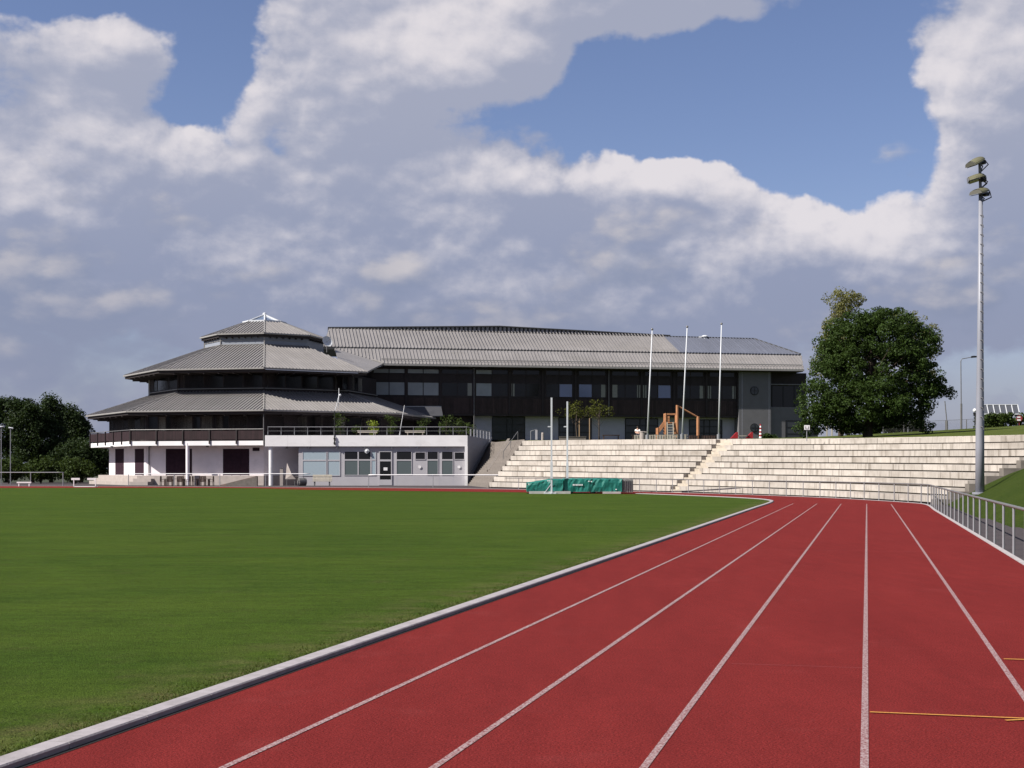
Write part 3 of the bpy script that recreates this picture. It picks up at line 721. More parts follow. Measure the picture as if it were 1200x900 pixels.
rb=MB(); slope(rb,split_b,uR,tR,split_t,.45,th=.25); tag(rb.build('upper_roof',M['roofblue'],wing),'bluish section of the upper roof')
# right hip end and back slope
rb=MB(); bR=uR-WN*14; slope(rb,uR,bR,tR-WN*.2,tR,.45,th=.2); slope(rb,bR,uL-WN*14,tL-WN*.2,tR-WN*.2,.9,th=.2); rb.build('rear_roof',M['roofblue'],wing)
g=MB(); g.bar(uL-Vector((0,0,.22)),uR-Vector((0,0,.22)),.12,.3); g.build('roof_step_flashing',M['roofdark'],r1)
g=MB(); g.bar(tL+Vector((0,0,.06)),tR+Vector((0,0,.06)),.25,.12); g.bar(tR+Vector((0,0,.06)),uR+Vector((0,0,.06)),.2,.14); g.build('ridge_cap',M['roofdark'],r1)
# ridge lantern behind the front slope
lt=MB(); la,lm,lb=WV(384,384.3,-10.4),WV(585,382.8,-10.4),WV(785,393.6,-10.4)
for p,q in ((la,lm),(lm,lb)):
    n=int((q-p).length/.6)
    for i in range(n):
        a=p.lerp(q,i/n); c=p.lerp(q,(i+.55)/n); lt.hexa([(a.x,a.y,zs(16.5)),(c.x,c.y,zs(16.5)),(c.x,c.y+.3,zs(16.5)),(a.x,a.y+.3,zs(16.5)),a,c,c+Vector((0,.3,0)),a+Vector((0,.3,0))])
    lt.hexa([(p.x,p.y+.15,zs(16.5)),(q.x,q.y+.15,zs(16.5)),(q.x,q.y+.6,zs(16.5)),(p.x,p.y+.6,zs(16.5)),p+Vector((0,.15,-.05)),q+Vector((0,.15,-.05)),q+Vector((0,.6,-.05)),p+Vector((0,.6,-.05))],1)
    lt.bar(p+Vector((0,.2,.06)),q+Vector((0,.2,.06)),.7,.14,1)
lt.build('ridge_lantern',[M['roof'],M['roofdark']],wing)
g=MB(); q=WV(826,396,-9.3); g.tube([q-Vector((0,0,.3)),q+Vector((0,0,.15))],.3,12); g.ball(q+Vector((0,0,.2)),(.48,.48,.2)); q2=WV(820.5,396,-9.3); g.box(q2,(.35,.3,.5)); g.build('roof_vent',M['whitemetal'],wing)
# soffit + bodies
g=MB(); p=[WP(449,1.5,0),WP(941,1.5,0),WP(941,1.5,0)-WN*14,WP(449,1.5,0)-WN*14]; g.hexa([(q.x,q.y,ZE-.05) for q in p]+[(q.x,q.y,ZE+.16) for q in p]); g.build('soffit',M['soffit'],wing)
g=MB(); wf.panel(g,420,865,zs(8.3),ZE-.05,0,.3); up=g.build('upper_storey_wall',M['darkwood'],wing)
g=MB(); wf.panel(g,437,865,zs(8.1),zs(8.3),-.02,4); g.build('storey_floor',M['soffit'],wing)
bays=[436,476,516,556,597,636,674.5,713.5,752,790,828,864.5]
for u in bays:
    g=MB(); wf.panel(g,u-1.1,u+1.1,zs(8.25),ZE-.06,.14,.2); g.build('timber_post',M['darkwood'],wing)
K='blind'; special={0:(K,K,K,K),1:(K,K,K,K),2:('glass','glass','glass','glass'),3:(K,'glass',K,'glass')}
ztop=lambda u,v:wf.z(u,v)
LOW=[447.3,463.3]; UPP=[431.8,437.6]
slant=lambda u:(u-455)*.0115
lowm={4:('glass','glass'),5:('glass','paintedsky'),6:('paintedsky','glass'),7:('glass','glass'),8:('glass','paintedsky'),9:('glass','glass'),10:('glass','glass')}
M['paintedsky']=mat('painted_sky_glass',(.095,.125,.235),.08,metal=.0,spec=.9)  # blue of the reflected sky put into the base colour
curt={2:[(548,553)],4:[(599.5,603)],6:[(704.5,710.5)],7:[(717,723.5),(746.5,750.5)],8:[(753.5,757.5)],9:[(820,825.2)],10:[(829.3,833.3),(858,862)]}
for i in range(11):
    u0,u1=bays[i]+1.6,bays[i+1]-1.6; um=(u0+u1)/2; dv=slant(um)
    if i>=4: u0+=2; u1-=2
    b=MB(); zz=[wf.z(um,v+dv) for v in (LOW[1],LOW[0],UPP[1],UPP[0])]
    for z in zz: wf.panel(b,u0,u1,z-.07,z+.07,.06,.1)
    for u in (u0,um,u1): wf.panel(b,u-.45,u+.45,zz[0],zz[3],.07,.1)
    o=b.build('window',M['darkwood'],wing)
    ml=special[i][:2] if i in special else lowm[i]; mu=special[i][2:] if i in special else ('glass','glass')
    for (a,c,z0,z1,mk) in ((u0,um,zz[0],zz[1],ml[0]),(um,u1,zz[0],zz[1],ml[1]),(u0,um,zz[2],zz[3],mu[0]),(um,u1,zz[2],zz[3],mu[1])):
        g=MB(); wf.panel(g,a+.4,c-.4,z0+.06,z1-.06,.025,.03); g.build('pane',M[mk],o)
    for (a,c) in curt.get(i,[]):
        g=MB(); wf.panel(g,a,c,zz[0]+.07,zz[1]-.07,.045,.015); g.build('curtain',M['curtainlight'],o)
# brown spandrel boards below windows
g=MB()
n=170
for i in range(n):
    a=436+ (864-436)*i/n; wf.panel(g,a+.12,a+2.4,zs(8.35),wf.z(a,465.5+slant(a)),.035,.05,0,random.random())
g.build('spandrel_boards',mat('dark_brown_boards',(.030,.019,.018),.75,var=.25,vscale=1.5,tone=.3),wing)
# ground storey
LB=-1.3
g=MB(); wf.panel(g,555,866,4.6,zs(8.1),LB,.3); g.build('ground_storey_wall',M['wingrey'],wing)
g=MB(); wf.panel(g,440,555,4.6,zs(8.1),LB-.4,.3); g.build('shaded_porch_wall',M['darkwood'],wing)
def gwin(u0,u1,v0,v1,off):
    b=MB(); z1,z0=wf.z(u0,v0,off),wf.z(u0,v1,off)
    for u in (u0,(u0*.55+u1*.45),(u0*.38+u1*.62),u1): wf.panel(b,u-.5,u+.5,z0,z1,off+.07,.12)
    for k in range(4): z=z0+(z1-z0)*k/3; wf.panel(b,u0,u1,z-.06,z+.06,off+.06,.1)
    o=b.build('window',M['black'],wing); g=MB(); wf.panel(g,u0,u1,z0,z1,off+.02,.04); g.build('pane',M['glass2'],o)
    return o
M['glass2']=mat('dim_window_glass',(.035,.038,.042),.15,spec=.4)
for u0,u1,v0 in ((577,615,488.5),(655,693,489.3),(733,771,490.5),(808,846,492)): gwin(u0,u1,v0,515.3,LB)
# grey tower with portholes
g=MB(); wf.panel(g,866,903.5,4.4,ZE-.06,.5,6); g.build('stair_tower',M['towergrey'],wing)
for v in (458,501.3):
    q=wf.pt(884,.52); zc=wf.z(884,v,.52); b=MB(); c=Vector((q.x,q.y,zc)); b.tube([c-WN*.1,c+WN*.06],.60,24); o=b.build('porthole',M['black'],wing)
    g=MB(); g.tube([c+WN*.06,c+WN*.075],.50,24); g.build('pane',M['glass2'],o)
    g=MB(); g.bar(c+WN*.09-WD*.5,c+WN*.09+WD*.5,.05); g.bar(c+WN*.09-Vector((0,0,.5)),c+WN*.09+Vector((0,0,.5)),.05); g.build('glazing_bar',M['black'],o)
for u in (869.5,901): 
    g=MB(); wf.panel(g,u,u+.4,4.6,ZE-.1,.503,.02); g.build('wall_joint',M['wingrey'],wing)
g=MB(); wf.panel(g,903.5,946,4.4,wf.z(920,477),.1,6); g.build('right_ground_wall',M['towergrey'],wing)
g=MB(); wf.panel(g,903.5,945,wf.z(920,477),ZE-.06,-.8,.3); g.build('right_upper_wall',M['darkwood'],wing)
g=MB(); wf.panel(g,903.5,945,wf.z(920,450.8),wf.z(920,449.6),-.6,.12); g.build('window_rail',M['galvdark'],wing)
b=MB()
for u in (905,918,931,944): wf.panel(b,u-.5,u+.5,wf.z(920,476.5),wf.z(920,452),-.7,.1)
o=b.build('window',M['black'],wing); g=MB(); wf.panel(g,905,944,wf.z(920,476.5),wf.z(920,452),-.76,.03); g.build('pane',M['glass'],o)
b=gwin(921,958,493,516,.1)
for u,off in ((555.5,.2),(713.5,.25)):
    q=wf.pt(u,off); g=MB(); g.tube([(q.x,q.y,5.1 if u<600 else zs(8.2)),(q.x,q.y,ZE)],.06,8); g.build('downpipe',M['galvdark'],wing)
# porch canopy between octagon and wing
cano=MB(); a=P(473,476.5,181); c=P(517,476.5,183); dn=Vector((.19,-.98,0))
cano.bar(a,c,.25,.14,1); cano.hexa([a+dn*.1-Vector((0,0,.1)),c+dn*.1-Vector((0,0,.1)),c+dn*1.6-Vector((0,0,1.35)),a+dn*1.6+Vector((1.2,0,-1.35)),a+dn*.1,c+dn*.1,c+dn*1.6-Vector((0,0,1.25)),a+dn*1.6+Vector((1.2,0,-1.25))],0)
cano.build('porch_canopy',[mat('canopy_sheet',(.06,.06,.068),.6),M['galv']],wing)

# ------------------------------------------------------------------ staircase beside the block
st=thing('outdoor_staircase',(-2.6,150,0),'brown concrete staircase climbing between the white deck block and the terrace','staircase')
s0a,s0b=Vector((-4.9,156.9,0)),Vector((-2.3,138.5,0)); s1a,s1b=Vector((-2.6,168,0)),Vector((1.45,149.5,0))
g=MB(); n=26
for i in range(n):
    f0,f1=i/n,(i+1)/n; p=[s0a.lerp(s1a,f0),s0b.lerp(s1b,f0),s0b.lerp(s1b,1),s0a.lerp(s1a,1)]
    p=[s0a.lerp(s1a,f0),s0b.lerp(s1b,f0),s0b.lerp(s1b,f1+.01),s0a.lerp(s1a,f1+.01)]
    z=4.95*f1
    g.hexa([(q.x,q.y,-.05) for q in p]+[(q.x,q.y,z) for q in p],0,random.random())
g.build('step_flight',M['steps'],st)
g=MB()
p=[s1a,s1b,Vector((2.5,184,0)),Vector((-4,184,0))]; g.hexa([(q.x,q.y,4.3) for q in p]+[(q.x,q.y,z) for q,z in zip(p,(4.95,4.9,5.55,5.55))]); g.build('landing',M['steps'],st)
g=MB(); m0,m1=s0a.lerp(s0b,.52),s1a.lerp(s1b,.52)
g.hexa([(q.x+dx,q.y,z) for q,dx,z in ((m0.lerp(m1,.28),0,.0),(m0.lerp(m1,.28),.28,.0),(m1,.28,.0),(m1,0,.0))]+[(q.x+dx,q.y,z) for q,dx,z in ((m0.lerp(m1,.28),0,1.75),(m0.lerp(m1,.28),.28,1.75),(m1,.28,5.25),(m1,0,5.25))])
g.build('dividing_kerb',M['steps'],st)
def handrail(path,name,parent,h=.95,sp=3.):
    g=MB(); g.tube([p+Vector((0,0,h)) for p in path],.035,8)
    for p in (path[0],path[0].lerp(path[-1],.5),path[-1]): g.tube([p,p+Vector((0,0,h))],.03,8)
    g.build(name,M['galvdark'],parent)
mm0,mm1=s0a.lerp(s0b,.80).lerp(s1a.lerp(s1b,.8),.55),s1a.lerp(s1b,.8); mm0.z=2.72; mm1.z=4.95
handrail([mm0,mm1],'handrail',st)
q0,q1=cornerR+nrm*.1,SWend+nrm*.1; q0=Vector((q0.x,q0.y+1,.2)); q1=Vector((q1.x,q1.y-1,4.6)); 
g=MB(); g.tube([q0+Vector((0,0,.95)),q0.lerp(q1,.5)+Vector((0,0,.95)),q0.lerp(q1,.6)+Vector((0,0,1.1)),q1+Vector((0,0,.95))],.05,8); g.build('handrail',M['galvdark'],st)

# ------------------------------------------------------------------ track railing
def railing(path,name,label,h,rr,pr,mt,group=None,spacing=2.27,railbox=False,base=0.):
    o=thing(name,path[0],label,'railing',group)
    pts=resample(path,spacing)
    g=MB(); fine=resample(path,.75)+[path[-1]]
    g.tube([Vector((p.x,p.y,p.z+h)) for p in fine],rr,10); g.build('top_rail',mt[0],o,smooth=True)
    for p in pts:
        g=MB(); g.tube([Vector((p.x,p.y,p.z-.02)),Vector((p.x,p.y,p.z+h-rr*.6))],pr,10); g.build('post',mt[1],o)
    return o
fpath=offset(outer_path,.14); cut=[i for i,p in enumerate(fpath) if 600+F*p.x/max(p.y,1)>590 or p.y<40]; fpath=[fpath[i] for i in cut]
fpath=[T(s,2.97) for s in (8.35,20,40,56)]+[p for p in fpath if p.y>T(57,3).y]
railing(fpath,'track_railing','long galvanised steel railing following the outer edge of the red track',1.0,.034,.027,(M['galvdark'],M['galv']))
wp=[Vector((*G(u,571.0),0)) for u in (432,480,530,587)]
wp=[Vector(((u-600)*140/F,140,0)) for u in (432,480,530,588)]
railing(wp,'white_barrier','straight white barrier rail in front of the pale grey changing block',1.22,.055,.035,(M['white'],M['galv']),spacing=6.4)
wp=[Vector(((u-600)*151/F,151,0)) for u in (150.5,205,260,312,363.5)]
railing(wp,'white_barrier','straight white barrier rail in front of the octagonal clubhouse',1.30,.05,.04,(M['white'],M['galv']),spacing=4.9)
wp=[Vector(((u-600)*150/F,150,0)) for u in (-40,0,36.5,75)]
o=railing(wp,'end_rail','thin pale rail beside the dark trees at the left of the field',1.45,.045,.045,(M['galv'],M['galv']),spacing=3.45)

# ------------------------------------------------------------------ mast, lamps, poles
def lathe(mb,prof,c,n=24,mi=0):
    c=Vector(c); mb.tube([c+Vector((0,0,z)) for r,z in prof],[r for r,z in prof],n,mi)
mp_=T(0,0); yb=67.5; xb=(1148.3-600)*yb/F; zb=bank_h(xb*CA-yb*SA,xb*SA+yb*CA)-.02
mast=thing('floodlight_mast',(xb,yb,zb),'tall grey steel floodlight mast with three lamps standing on the grass bank','floodlight mast')
ztop_=Z(228,yb); g=MB(); xt=(1149.3-600)*yb/F
g.tube([(xb,yb,zb-.4),(xb,yb,zb+2.2),(xb+(xt-xb)*.5,yb,(zb+ztop_)/2),(xt,yb,ztop_)],[.215,.205,.15,.095],20); g.build('pole',M['mast'],mast,smooth=True)
g=MB(); g.tube([(xb,yb,zb-.05),(xb,yb,zb+.06)],.36,20); g.build('base_plate',M['mast'],mast)
z=zb+3.2; i=0
while z<ztop_-.6:
    f=(z-zb)/(ztop_-zb); r=.225-.12*f; x=xb+(xt-xb)*f; sgn=1 if i%2 else -1
    g=MB(); g.tube([(x-.05,yb-r+.02,z),(x+.02,yb-r-.14,z-.02),(x+.05,yb-r-.15,z-.16)],.018,6); g.build('climbing_rung',M['galvdark'],mast); 
    z+=.46; i+=1
g=MB(); g.tube([(xt,yb,ztop_-.2),(xt-.05,yb,Z(190,yb))],.07,12); g.build('lamp_stem',M['galvdark'],mast)
def flood(u,v,yaw,tilt,sz):
    c=P(u,v,yb); rt=Matrix.Translation(c)@Matrix.Rotation(yaw,4,'Z')@Matrix.Rotation(tilt,4,'Y')
    # lamp points along -X, half-dome visor casing, open front
    g=MB(); vs=[];fs=[]; n=10; m=9; L=.95*sz; W=.50*sz; Hh=.36*sz
    for i in range(m):
        s=i/(m-1); k=math.sqrt(max(0,1-(max(0,s-.25)/.75)**2.2)); k=max(k,.12)
        for j in range(n):
            t=math.pi*j/(n-1); vs.append(rt@Vector((-L*.5+s*L, W*k*math.cos(t)*(.92+.08*s), Hh*k*math.sin(t)*(.75+.25*s))))
    for i in range(m-1):
        for j in range(n-1): fs.append((i*n+j,i*n+j+1,(i+1)*n+j+1,(i+1)*n+j))
    fs.append(tuple(range((m-1)*n,m*n)))
    for i in range(m-1): fs.append((i*n,(i+1)*n,(i+1)*n+n-1,i*n+n-1))
    g.add(vs,fs); o=g.build('floodlight',M['floodolive'],mast)
    g=MB(); q=[rt@Vector((-L*.52,a*W*.95,b)) for a,b in ((-1,.0),(1,.0),(.8,Hh*.45),(.4,Hh*.66),(-.4,Hh*.66),(-.8,Hh*.45))]; g.prism(q,(0,0,0),(rt.to_3x3()@Vector((-.03,0,0)))); 
    q=[rt@Vector((x_,a*W*.86,-.02)) for x_,a in ((-L*.48,-1),(-L*.48,1),(L*.1,1),(L*.1,-1))]; g.prism(q,(0,0,0),(0,0,-.03)); g.build('lamp_glass',M['floodglass'],o)
    g=MB(); g.box(rt@Vector((L*.30,0,-.12*sz)),(.3*sz,.34*sz,.2*sz),rz=yaw); g.tube([rt@Vector((L*.2,-W*.8,0)),rt@Vector((L*.45,-W*.5,-.3)),Vector((xt,yb,c.z-.45))],.03,6); g.tube([rt@Vector((L*.2,W*.8,0)),rt@Vector((L*.45,W*.5,-.3)),Vector((xt,yb,c.z-.45))],.03,6); g.build('bracket',M['black'],o)
flood(1145.5,190.5,R(18),R(-28),.84); flood(1145.8,210,R(-14),R(-16),.86); flood(1150.5,226,R(30),R(-14),.84)
# flagpoles
fps=[(758.5,764.3,387,145,'leftmost of three bare white flagpoles, nearest the seated person'),(799.2,805.3,384,145,'middle one of three bare white flagpoles, crossing the wooden climbing frame'),(842,845.5,380.5,145,'rightmost of three bare white flagpoles, beside the terrace aisle top')]
for u0,u1,v1,y,lab in fps:
    p=on_plate(u0,y); o=thing('flagpole',p,lab,'flagpole','bare flagpoles above the terrace')
    tp=P(u1,v1,y); g=MB(); g.tube([p-Vector((0,0,.2)),p.lerp(tp,.5),tp],[.085,.07,.05],12); g.build('pole',M['whitemetal'],o,smooth=True)
    g=MB(); g.ball(tp+Vector((0,0,.1)),(.13,.13,.12)); g.build('finial',M['galvdark'],o)
    g=MB(); g.tube([p-Vector((0,0,.1)),p+Vector((0,0,.5))],.17,12); g.build('base_sleeve',M['galv'],o)
# street lamp right
p=P(1126.5,503.3,141); o=thing('street_lamp',p,'tall thin street lamp with one arm behind the wire fence','street lamp')
g=MB(); tp=P(1126,423,141); g.tube([p-Vector((0,0,.5)),P(1126.5,473,141)],.10,10); g.tube([P(1126.4,474,141),tp,P(1127.5,420.5,141),P(1139,418.5,141)],[.055,.045,.04,.035],8); g.build('pole',M['galvdark'],o)
g=MB(); g.box(P(1142,418.2,141),(.62,.28,.14),ry=R(-6)); g.ball(P(1141.5,418,141),(.34,.15,.1)); g.build('lamp_head',M['black'],o)
# leaning pole
a=P(1110,504,139); o=thing('leaning_pole',a,'thin dark leaning post beside the tree crown and wire fence','pole')
g=MB(); g.tube([a-Vector((0,0,.4)),P(1109.6,493,139)],.10,8); g.tube([P(1109.6,494,139),P(1107.2,470,139)],.05,8); g.build('shaft',M['galvdark'],o)
# lamps left
for u,vh,vb,lab in ((1.5,500,555,'white lamp on a thin post at the very left edge'),(12.3,501.5,555,'white lamp on a thin post, second from the left edge')):
    p=Vector(((u-600)*165/F,165,0)); o=thing('park_lamp',p,lab,'lamp','lamp posts by the left trees')
    g=MB(); g.tube([p,P(u,vh+1,165)],.05,8); g.build('post',M['galv'],o)
    g=MB(); g.box(P(u+.5,vh,165),(.5,.3,.1),ry=R(18 if u>5 else -12)); g.ball(P(u+.5,vh,165),(.3,.2,.08)); g.build('lamp_head',M['whitemetal'],o)

# ------------------------------------------------------------------ pole-vault pit and uprights
YV=104.5
pit=thing('landing_mat',P(678,578,YV),'long landing mat under a teal green cover at the edge of the field','landing mat')
xl,xr=(617-600)*YV/F,(726-600)*YV/F; x2=(660-600)*YV/F
def mat_block(mb,prof,y0,y1,seed,rows=14):
    random.seed(seed)
    # prof: list (x, ztop); a draped sheet with folds
    nx=len(prof); vs=[];fs=[]
    ring=[]
    for (x,zt) in prof:
        col=[]
        for (yy,zz) in [(y0,.14),(y0,.14+(zt-.14)*.35),(y0,.14+(zt-.14)*.7),(y0+.02,zt-.06),(y0+.10,zt),(y0+(y1-y0)*.35,zt-.03),(y0+(y1-y0)*.65,zt-.03),(y1-.1,zt),(y1,zt-.08),(y1,.14)]:
            col.append(Vector((x,yy+random.uniform(-.035,.035)*(zz<zt-.02),zz+random.uniform(-.012,.012)*(zz>.2))))
        ring.append(col)
    m=len(ring[0])
    for c in ring: vs.extend(c)
    for i in range(nx-1):
        for j in range(m-1): fs.append((i*m+j,(i+1)*m+j,(i+1)*m+j+1,i*m+j+1))
    fs.append(tuple(range(m))); fs.append(tuple(range((nx-1)*m,nx*m)))
    mb.add(vs,fs); random.seed(seed+1)
def prof(xa,xb,za,zb,n): return [(xa+(xb-xa)*i/n, za+(zb-za)*min(1,i/n)) for i in range(n+1)]
g=MB(); mat_block(g,[(xl+(x2-.08-xl)*i/14, .78+.28*min(1,i/9.)) for i in range(15)],YV-2.2,YV+2.6,3); g.build('cover',M['tarp'],pit)
g=MB(); mat_block(g,[(x2+(xr-x2)*i/26, 1.10+.015*math.sin(i*1.7)) for i in range(27)],YV-2.3,YV+2.6,5); cv=g.build('cover',M['tarp'],pit)
g=MB(); g.box(((xr+.42),YV,.60),(.80,4.4,.98)); g.build('foam_end',M['tarpgrey'],pit)
g=MB()
for i in range(5): g.bar((xr+.06+i*.17,YV-2.23,.2),(xr+.12+i*.15,YV-2.24,1.0),.05,.03)
g.build('strap',M['galvdark'],pit)
g=MB()
for x in (xl+.9,xl+2.1,x2+.6,x2+2.2,x2+3.6,xr-.6): g.box((x,YV+.1,.065),(.12,4.6,.13))
g.box(((xl+xr)/2,YV-2.0,.03),(xr-xl,.15,.06)); g.build('pallet',M['black'],pit)
g=MB(); g.box(((xl+x2)/2+.3,YV-2.5,.10),(3.0,.35,.18)); g.box((xr-.75,YV-2.45,.09),(1.3,.25,.15)); g.build('plank',M['pallet'],pit)
g=MB()
for i,wd in enumerate((.14,.10,.13,.10,.13,.09,.13)):      # small illegible white wordmark on the front
    x=(670.3-600)*YV/F+i*.105; g.box((x,YV-2.345,Z(568.2,YV-2.3)),(wd*.62,.01,.11)); 
g.build('wordmark',M['white'],cv)
g=MB()
for u,v in ((619.5,567.2),(642,563.5),(644,563.3),(690,564),(693,564.2),(722,573.5)):
    g.box(P(u,v,YV-2.36),(.10,.03,.07))
g.build('buckle',M['white'],cv)
for u,vt,y,vb,lab in ((646.3,466,101.8,577.5,'taller nearer white upright post standing in front of the green mat'),(664.8,470.5,107.6,0,'farther white upright post rising behind the green mat')):
    p=Vector(((u-600)*y/F,y,.01)); o=thing('vault_upright',p,lab,'upright','pole vault uprights')
    tp=P(u,vt,y); g=MB(); g.bar(p,tp,.12,.10); g.build('post',M['whitemetal'],o)
    g=MB(); g.bar(p+Vector((-.55,0,.05)),p+Vector((.35,0,.05)),.12,.1); g.bar(p+Vector((0,-.5,.05)),p+Vector((0,.5,.05)),.1,.08); g.bar(p+Vector((-.5,0,.08)),p+Vector((0,0,.75)),.05); g.build('foot',M['whitemetal'],o)
    g=MB(); g.bar(p+Vector((0,-.03,1.1)),p+Vector((0,-.03,2.3)),.17,.13); g.build('sleeve',M['whitemetal'],o); g=MB(); g.box((p.x-.12,p.y,Z(500,y)),(.3,.08,.08)); g.build('peg',M['whitemetal'],o)

# ------------------------------------------------------------------ trees
def leaves(mb,c,r,n,size,flat=.0):
    for _ in range(n):
        while True:
            d=Vector((random.uniform(-1,1),random.uniform(-1,1),random.uniform(-1,1)))
            if .05<d.length<1: break
        d=d.normalized()*(d.length**.45)
        p=Vector((c[0]+d.x*r[0],c[1]+d.y*r[1],c[2]+d.z*r[2]))
        nrm_=(d+Vector((random.gauss(0,.6),random.gauss(0,.6),random.gauss(.35,.6)))).normalized()
        a=nrm_.cross(Vector((random.gauss(0,1),random.gauss(0,1),random.gauss(0,1)))).normalized(); b=nrm_.cross(a)
        s=size*random.uniform(.6,1.35)
        mb.add([p-a*s*.5,p+b*s*.32,p+a*s*.55,p-b*s*.32],[(0,1,2,3)])
def crown(lobes,nclump,nleaf,size,clump_r,inner=.35):
    """lobes: (centre, radii). clumps sit mostly near each lobe's outside, with gaps between"""
    mb=MB(); vol=[l[1][0]*l[1][1]*l[1][2] for l in lobes]; tot=sum(v**.67 for v in vol); cl=[]
    for (c,r),v in zip(lobes,vol):
        k=max(3,int(nclump*v**.67/tot))
        for _ in range(k):
            d=Vector((random.gauss(0,1),random.gauss(0,1),random.gauss(0,1))).normalized()
            f=inner+(1.02-inner)*random.random()**.5
            cc=Vector((c[0]+d.x*r[0]*f,c[1]+d.y*r[1]*f,c[2]+d.z*r[2]*f)); q=clump_r*random.uniform(.55,1.25); cl.append(cc)
            leaves(mb,cc,(q,q,q*.72),int(nleaf*random.uniform(.6,1.3)),size)
    return mb,cl
def limbs(base,top,r0,ends,nl):
    g=MB(); mid=base.lerp(top,.5)+Vector((random.uniform(-.2,.2),0,0)); g.tube([base-Vector((0,0,.3)),base+Vector((0,0,.4)),mid,top],[r0*1.35,r0,r0*.75,r0*.35],12)
    for e in random.sample(ends,min(nl,len(ends))):
        s=base.lerp(top,random.uniform(.35,.95)); m=s.lerp(e,.5)+Vector((0,0,-.15)); g.tube([s,m,e],[r0*.28,r0*.16,r0*.05],6,cap=False)
    return g
def tree(name,label,cat,base,lobes,nclump,nleaf,size,cr,lm,r0,top=None,group=None,nl=18,inner=.35):
    base=Vector(base); o=thing(name,base,label,cat,group)
    mb,cl=crown(lobes,nclump,nleaf,size,cr,inner); mb.build('crown',lm,o,recalc=False)
    top=Vector(top) if top else Vector((base.x,base.y,max(c.z for c in cl)*.8+base.z*.2))
    limbs(base,top,r0,cl,nl).build('trunk',M['bark'],o,smooth=True); return o
def L(u,v,y,ru,rv,ry=None):
    p=P(u,v,y); return ((p.x,p.y,p.z),(ru*y/F,(ry if ry else ru)*y/F,rv*y/F))
yt=110.
b_=on_plate(1017,yt)
big=[L(1020,425,yt,58,58),L(1003,400,yt+1,38,34),L(1045,395,yt,40,32),L(985,450,yt-1,36,36),L(1062,440,yt-1,38,42),L(960,470,yt-1.5,26,24),L(1088,448,yt,22,18),L(1070,476,yt-.5,24,17),L(1015,470,yt-2,46,26),L(1072,410,yt+1,26,30),L(978,420,yt+1,26,30),L(1000,380,yt,20,15),L(1040,374,yt+1,26,13),L(1098,456,yt,15,9),L(1109,462,yt,9,5),L(1085,500,yt-1,12,8),L(948,500,yt-1,13,9),L(1088,398,yt,12,14),L(975,484,yt-1,22,17),L(1045,484,yt-1,26,14),L(1010,490,yt,34,15),L(1062,488,yt,20,13),L(960,490,yt-1,20,14),L(985,492,yt,24,13)]
tree('broadleaf_tree','big round dark green tree right of the long building on the upper lawn','tree',b_,big,1250,88,.165,.55,M['leafbig'],.36,top=P(1020,410,yt),nl=40,inner=.45)
yb2=124.
bb2=on_plate(985,yb2)
birch=[L(986,352,yb2,19,13),L(988,362,yb2,17,17),L(975,385,yb2,14,16),L(1000,352,yb2,13,9),L(968,405,yb2,11,16),L(985,410,yb2,25,30),L(962,428,yb2,9,12)]
tree('birch_tree','pale loose crowned tree showing behind the left top of the dark tree','tree',bb2,birch,240,40,.17,.50,M['leafbirch'],.2,top=P(988,355,yb2),nl=30,inner=.25)
rb_=on_plate(1080,128)
rbl=[L(1072,388,128,24,20),L(1090,405,128,13,24),L(1060,375,128,20,12),L(1080,430,128,20,28)]
tree('birch_tree','pale drooping tree showing behind the right shoulder of the dark tree','tree',rb_,rbl,150,36,.16,.50,M['leafbirch'],.2,top=P(1072,385,128),nl=20,inner=.3)
# young trees in front of the wing
yy=152.
for i,(u,lob,lab) in enumerate(((676,[L(672,482,yy,16,9),L(684,477,yy,16,8),L(661,486,yy,10,5)],'slim young tree with thin yellow green crown, staked, left of its twin'),(702,[L(700,478,yy+1,17,10),L(712,484,yy+1,9,6),L(690,484,yy+1,12,6)],'slim young tree with thin yellow green crown, right of its twin'))):
    pb=on_plate(u,yy); o=tree('young_tree',lab,'tree',pb,lob,30,26,.16,.45,M['leafyoung'],.07,top=P(u,480,yy),group='young trees before the building',nl=14,inner=.1)
    if i==0:
        for k,uu in enumerate((676+3,692-1)):
            q=on_plate(uu,yy-.4); g=MB(); g.tube([q,q+Vector((0,0,2.35))],.06,8); g.build('stake',M['stake'],o)
# left tree line
yl=200.
Lt=[((8,555),[L(0,500,yl,26,32),L(12,482,yl,18,16),L(-12,478,yl,18,12),L(5,535,yl,26,24)],'broad dark tree at the left edge, its crown cut by the frame'),
 ((38,556),[L(34,495,yl-4,24,27),L(28,478,yl-4,16,12),L(44,515,yl-4,24,28),L(36,540,yl-4,24,18)],'dense dark tree with a rounded top, second from the left edge'),
 ((60,556),[L(60,488,yl,12,20),L(60,472,yl,5,10),L(58,515,yl,20,28),L(66,540,yl,20,18)],'dark tree with a pointed tip between two rounded crowns'),
 ((85,556),[L(82,492,yl+6,11,16),L(90,503,yl+6,12,14),L(88,518,yl+6,12,12)],'loose open tree touching the corner of the clubhouse roof'),
 ((95,556),[L(98,535,yl-6,28,20),L(80,540,yl-6,22,16),L(118,538,yl-6,16,20)],'low dense bushy tree beside the clubhouse wall')]
for (u,v),lob,lab in Lt:
    y=lob[0][0][1]; tree('boundary_tree',lab,'tree',Vector(((u-600)*y/F,y,-.1)),lob,330,60,.30,1.05,M['leafleft'],.28,group='dark trees left of the clubhouse',nl=10,inner=.45)
